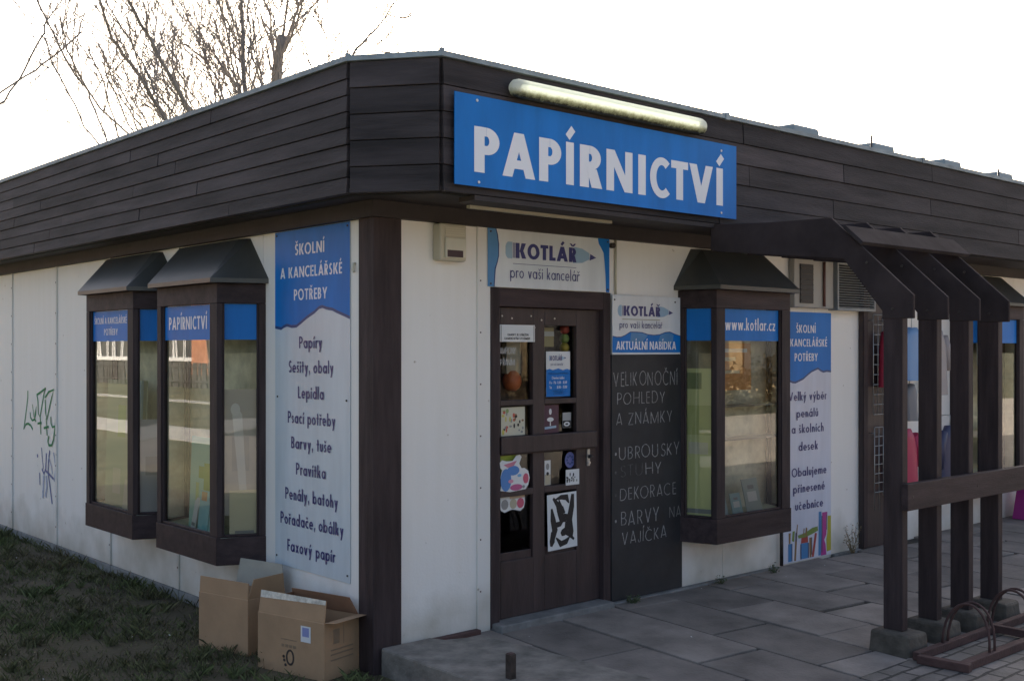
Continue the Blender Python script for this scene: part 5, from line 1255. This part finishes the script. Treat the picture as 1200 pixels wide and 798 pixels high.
# ================================================================== TREES behind the shop (bare, early spring)
FW = Vector((.6635,.7482,0)); RT = Vector((.7482,-.6635,0))
def tree(label, base, limbs, trunk_r, seed, twig_n, max_depth=4, group='bare trees behind the shop', dens=1.0):
    """limbs: lists of (sideways, up, depth) points from the base; twigs grow from them by recursion"""
    B = Vector(base); r = random.Random(seed)
    P = lambda a,z_,d: B+RT*a+FW*d+Vector((0,0,z_))
    t = thing('bare_tree', base, label, 'tree', group)
    tk = MB(); cr_ = MB()
    def grow(p, d, ln, rad, depth):
        pts = [p]; q = p.copy(); dd = d.copy(); n = 5; kids = []
        for i in range(n):
            dd = (dd+Vector((r.uniform(-.16,.16),r.uniform(-.16,.16),r.uniform(-.06,.14)))).normalized()
            q = q+dd*ln/n; pts.append(q.copy()); kids.append((q.copy(), dd.copy()))
        cr_.tube(pts, [rad*(1-.45*i/n) for i in range(n+1)], M['twig'], 4, False)
        if depth <= 0:
            return
        for i,(k, kd) in enumerate(kids):
            if r.random() > .74*dens: continue
            ax = Vector((r.uniform(-1,1),r.uniform(-1,1),r.uniform(-.5,1))); sd_ = (kd*1.0+ax.normalized()*.75).normalized()
            grow(k, sd_, ln*r.uniform(.35,.62), max(rad*.72, .0064), depth-1)
        # buds
    def buds(n, pts):
        pass
    TS = .52
    for li,(pts, r0, r1) in enumerate(limbs):
        W_ = [P(*q) for q in pts]
        # smooth the limb a little
        S = [W_[0]]
        for i in range(len(W_)-1):
            for k in (1/3,2/3,1): 
                q = W_[i].lerp(W_[i+1], k); q += Vector((r.uniform(-1,1),r.uniform(-1,1),r.uniform(-1,1)))*.025*(k != 1); S.append(q)
        n = len(S); tk.tube(S, [max((r0+(r1-r0)*i/(n-1))*TS, .0125) for i in range(n)], M['bark'], 8)
        for i in range(2, n-1):
            for _ in range(twig_n):
                if S[i].z < 4.5: continue
                if r.random() > dens*.95: continue
                d = (S[i+1]-S[i]).normalized(); ax = (RT*r.uniform(-1,1)+FW*r.uniform(-1,1)+Vector((0,0,r.uniform(-.3,.9)))).normalized()
                grow(S[i].lerp(S[i+1], r.random()), (d*.7+ax*.8).normalized(), r.uniform(.6,1.6), max(.0088,(r0+(r1-r0)*i/(n-1))*.18), max_depth-3+(r.random() < .45))
    tk.build('trunk', t)
    # buds and left-over seed clusters on the twigs
    bud = []
    for i in range(0, len(cr_.v), 7):
        if r.random() < .09: bud.append(Vector(cr_.v[i]))
    for p in bud:
        for _ in range(r.choice((1,1,2,3))):
            c = p+Vector((r.gauss(0,.035),r.gauss(0,.035),r.gauss(0,.035))); s_ = r.uniform(.010,.018)
            d = Vector((r.uniform(-1,1),r.uniform(-1,1),r.uniform(-1,1))).normalized(); e = d.orthogonal().normalized(); f = d.cross(e)
            cr_.mesh([c+d*s_,c+e*s_*.6,c+f*s_*.6,c-e*s_*.6,c-f*s_*.6,c-d*s_], [(0,1,2),(0,2,3),(0,3,4),(0,4,1),(5,2,1),(5,3,2),(5,4,3),(5,1,4)], M['twig'])
    cr_.build('crown', t)
    return t
D = 20.0
def tpos(px, d=D): 
    return Vector((-3.522,-5.119,GZ))+FW*d+RT*((px-600)/1303*d)
def L_(px0, pts, dz=0.0, d=D):
    """limb given as (sideways metres, height metres, depth metres) computed for a tree standing d metres away"""
    return [((px-px0)/1303*d, 1.80+(410-py)/1303*d, dd) for px,py,dd in pts]
# pollarded trunk
b0 = 322
tree('thick pollarded tree with a sawn trunk top and fanning shoots behind the roof', tpos(b0), [
    (L_(b0,[(322,520,0),(321,300,0),(323,110,0),(331,42,0)]), .26, .16),
    (L_(b0,[(330,48,0),(334,10,.2),(336,-60,.4)]), .030, .012), (L_(b0,[(332,46,0),(342,5,-.3),(346,-60,-.5)]), .028, .012),
    (L_(b0,[(336,50,0),(352,18,.4),(372,-30,.8),(380,-70,1)]), .032, .012), (L_(b0,[(334,62,0),(352,35,-.4),(372,-5,-.9),(395,-60,-1.2)]), .026, .010),
    (L_(b0,[(324,50,0),(318,20,.3),(306,-12,.6),(298,-60,1)]), .026, .010), (L_(b0,[(322,95,0),(322,60,.5),(322,0,.9),(322,-60,1.2)]), .030, .012),
    (L_(b0,[(320,100,0),(308,110,.3),(318,78,.8),(323,50,1.3)]), .028, .012),
    (L_(b0,[(326,52,0),(312,32,.4),(300,22,.9)]), .022, .008),
    (L_(b0,[(321,140,0),(300,98,-.5),(285,70,-1.0),(278,20,-1.4)]), .025, .008)], .17, 5, 1, dens=.85)
b0 = 272
tree('slender many stemmed bare tree fanning left behind the side roof edge', tpos(b0, 18), [
    (L_(b0,[(290,560,0),(290,300,0),(288,110,0),(285,60,0),(283,0,0),(282,-60,0)],d=18), .11, .035),
    (L_(b0,[(284,480,0),(282,200,.5),(265,88,.8),(240,58,1.1),(210,20,1.5),(175,-25,2)],d=18), .085, .014),
    (L_(b0,[(276,480,0),(262,200,-.8),(238,132,-1.2),(214,78,-1.6),(196,38,-2),(184,0,-2.3),(176,-50,-2.6)],d=18), .085, .022),
    (L_(b0,[(268,480,0),(240,220,-.4),(205,142,-.6),(176,92,-.9),(160,68,-1.1),(152,30,-1.3),(143,-5,-1.5),(138,-50,-1.7)],d=18), .080, .022),
    (L_(b0,[(264,480,0),(250,200,.9),(228,132,1.2),(190,102,1.5),(166,80,1.9),(130,48,2.3),(115,20,2.6)],d=18), .060, .010),
    (L_(b0,[(276,480,0),(264,220,.3),(255,124,.4),(248,88,.5),(230,65,.7),(222,40,.8),(213,10,1)],d=18), .050, .014),
    (L_(b0,[(285,160,0),(278,110,.6),(262,80,.9),(246,50,1.2),(228,18,1.6),(212,-20,2)],d=18), .040, .010),
    (L_(b0,[(286,62,0),(275,35,-.4),(262,10,-.8),(248,-25,-1.2)],d=18), .026, .010),
    (L_(b0,[(246,240,0),(166,156,-1.8),(140,110,-2.2),(120,60,-2.4),(115,20,-2.6)],d=18), .035, .008),
    (L_(b0,[(240,240,0),(158,158,1.3),(128,112,1.7),(102,82,2.2)],d=18), .030, .006),
    (L_(b0,[(236,250,0),(150,156,2.3),(115,132,2.8),(92,110,3.2)],d=18), .026, .006)], .11, 8, 2, dens=.85)
b0 = 392
_rt = random.Random(77); spray = []
for k in range(26):
    px0 = 150+170*k/25+_rt.uniform(-6,6); py0 = 172-.365*(px0-140)/1.0*1.0+30
    dx = _rt.uniform(-.75,-.25) if px0 < 270 else _rt.uniform(-.55,.25); dep = _rt.uniform(-2.5,2.5); pts = [(b0+(px0-b0)*.6, py0+260, dep*.3)]; x_, y_ = px0, py0
    for q in range(5):
        pts.append((x_, y_, dep+_rt.uniform(-.2,.2))); x_ += dx*34+_rt.uniform(-5,5); y_ -= 34; dx *= .86
    spray.append((L_(b0, pts, d=18), .028, .016))
tree('bushy thin stemmed bare tree making a pale spray of shoots behind the side roof edge', tpos(b0, 18.3), spray, .05, 33, 1, dens=.6)
tree('thin bare tree with one long slanting branch above the roof corner', tpos(b0, 23), [
    (L_(b0,[(392,470,0),(392,250,0),(398,120,0),(412,68,0),(430,35,.4),(448,8,.7),(468,-30,1)],d=23), .09, .018),
    (L_(b0,[(414,64,0),(428,53,.4),(446,50,.8),(456,48,1)],d=23), .014, .006), (L_(b0,[(452,6,.7),(468,5,1),(478,-4,1.3)],d=23), .018, .008),
    (L_(b0,[(396,130,0),(388,52,-.6),(378,28,-1)],d=23), .022, .006), (L_(b0,[(394,140,0),(372,90,-.4),(360,55,-.7),(352,40,-1)],d=23), .022, .006)], .09, 12, 2)
b0 = -150
tree('thin bare tree whose drooping twigs enter at the far left of the sky', tpos(b0, 15), [
    (L_(b0,[(-150,600,0),(-140,300,0),(-110,190,0),(-60,150,0),(5,120,0),(30,80,0),(48,45,0),(56,22,0)],d=15), .03, .004),
    (L_(b0,[(-130,240,.2),(-70,140,.5),(0,72,.8),(25,45,1),(55,8,1.2)],d=15), .022, .004), (L_(b0,[(-120,220,-.2),(-60,100,-.6),(-5,32,-.9),(14,16,-1),(35,0,-1.2)],d=15), .020, .005),
    (L_(b0,[(-110,200,-.1),(-50,60,-.6),(-5,25,-.9),(12,-4,-1)],d=15), .020, .006)], .10, 15, 1, dens=.55)

# ================================================================== what the panes reflect: the green and street across from the shop
fc = thing('slat_fence', (-20.6,40,GZ), 'long weathered board fence across the lawn, mirrored in the side bay panes', 'fence')
b = MB(); rf_ = random.Random(6)
for i in range(150):
    y = 8+.52*i; b.box((-20.62,y,GZ),(-20.58,y+.38,1.05+rf_.uniform(-.04,.04)), M['fence'])
b.build('boards', fc)
b = MB(); b.box((-20.57,8,.1),(-20.53,86,.2), M['fence']); b.box((-20.57,8,.8),(-20.53,86,.9), M['fence']); b.build('rail', fc)
hb = thing('apartment_house', (-34,48,GZ), 'terracotta house with white framed windows behind the fence, mirrored in the bay panes', 'house')
b = MB(); b.box((-44,71.6,GZ),(-34,104,9), C('grey_render',(.20,.20,.19))); b.build('grey_wing', hb)
b = MB(); b.box((-44,40,GZ),(-33.6,71.59,9), M['orange']); b.build('wall', hb)
b = MB(); b.box((-45,39,9.01),(-33,105,9.5), M['roof']); b.build('roof', hb)
for i in range(19):
    wn_ = MB(); y = 72+1.65*i; xw = -34.0
    if i > 17: y = 62.0; xw = -33.6
    wn_.box((xw+.01,y,1.1),(xw+.06,y+1.5,3.2), C('dark_pane',(.03,.035,.04)))
    for k in range(2): wn_.box((xw+.065,y+1.28*k,1.1),(xw+.1,y+.22+1.28*k,3.2), M['whitewin'])
    wn_.box((xw+.101,y-.07,.80),(xw+.2,y+1.57,1.099), M['whitewin'])
    wn_.build('window', hb)
def copy_thing(o, loc, label, group):
    c = o.copy(); COL.objects.link(c); c.location = loc; c['label'] = label; c['group'] = group
    for ch in list(o.children):
        d = ch.copy(); COL.objects.link(d); d.parent = c
    return c
lime = [o for o in bpy.data.objects if o.get('category') == 'tree'][1]
copy_thing(lime, (-16.5,34,GZ), 'bare many stemmed tree on the lawn across the path, mirrored in the near side bay', 'bare trees mirrored in the bay panes')
copy_thing(lime, (-13.5,44,GZ), 'bare many stemmed tree on the lawn, mirrored in the far side bay', 'bare trees mirrored in the bay panes')
sh = thing('opposite_shops', (24,-22,PZ), 'low tan shop row across the square, mirrored in the front bay pane', 'building')
b = MB(); b.box((8,-32,PZ-.2),(44,-24,3.6), C('tan_wall',(.38,.27,.13))); b.build('wall', sh)
b = MB(); b.box((7.5,-32.5,3.61),(44.5,-23.2,4.3), M['orange']); b.build('canopy', sh)
for i in range(9):
    q = MB(); q.box((9+3.7*i,-23.99,.2),(11.6+3.7*i,-23.93,2.6), C('dark_pane',(.03,.035,.04))); q.build('window', sh)
hd_ = MB(); rh = random.Random(17)
for i in range(9000):
    x = rh.uniform(6,34); y = -13.8+rh.gauss(0,.35); z_ = PZ+rh.random()**.7*1.3*(1+.25*math.sin(x*1.7)); d = Vector((rh.uniform(-1,1),rh.uniform(-1,1),rh.uniform(-1,1))).normalized()*.10; e = d.orthogonal().normalized()*.05; p = Vector((x,y,z_))
    hd_.face([p-e,p+d-e*.4,p+d*1.2,p+e], C('hedge_leaf',(.16,.11,.045)))
tag(hd_.build('hedge', loc=(20,-13.8,PZ)), 'brown winter hedge across the square, mirrored in the front bay pane', 'hedge')
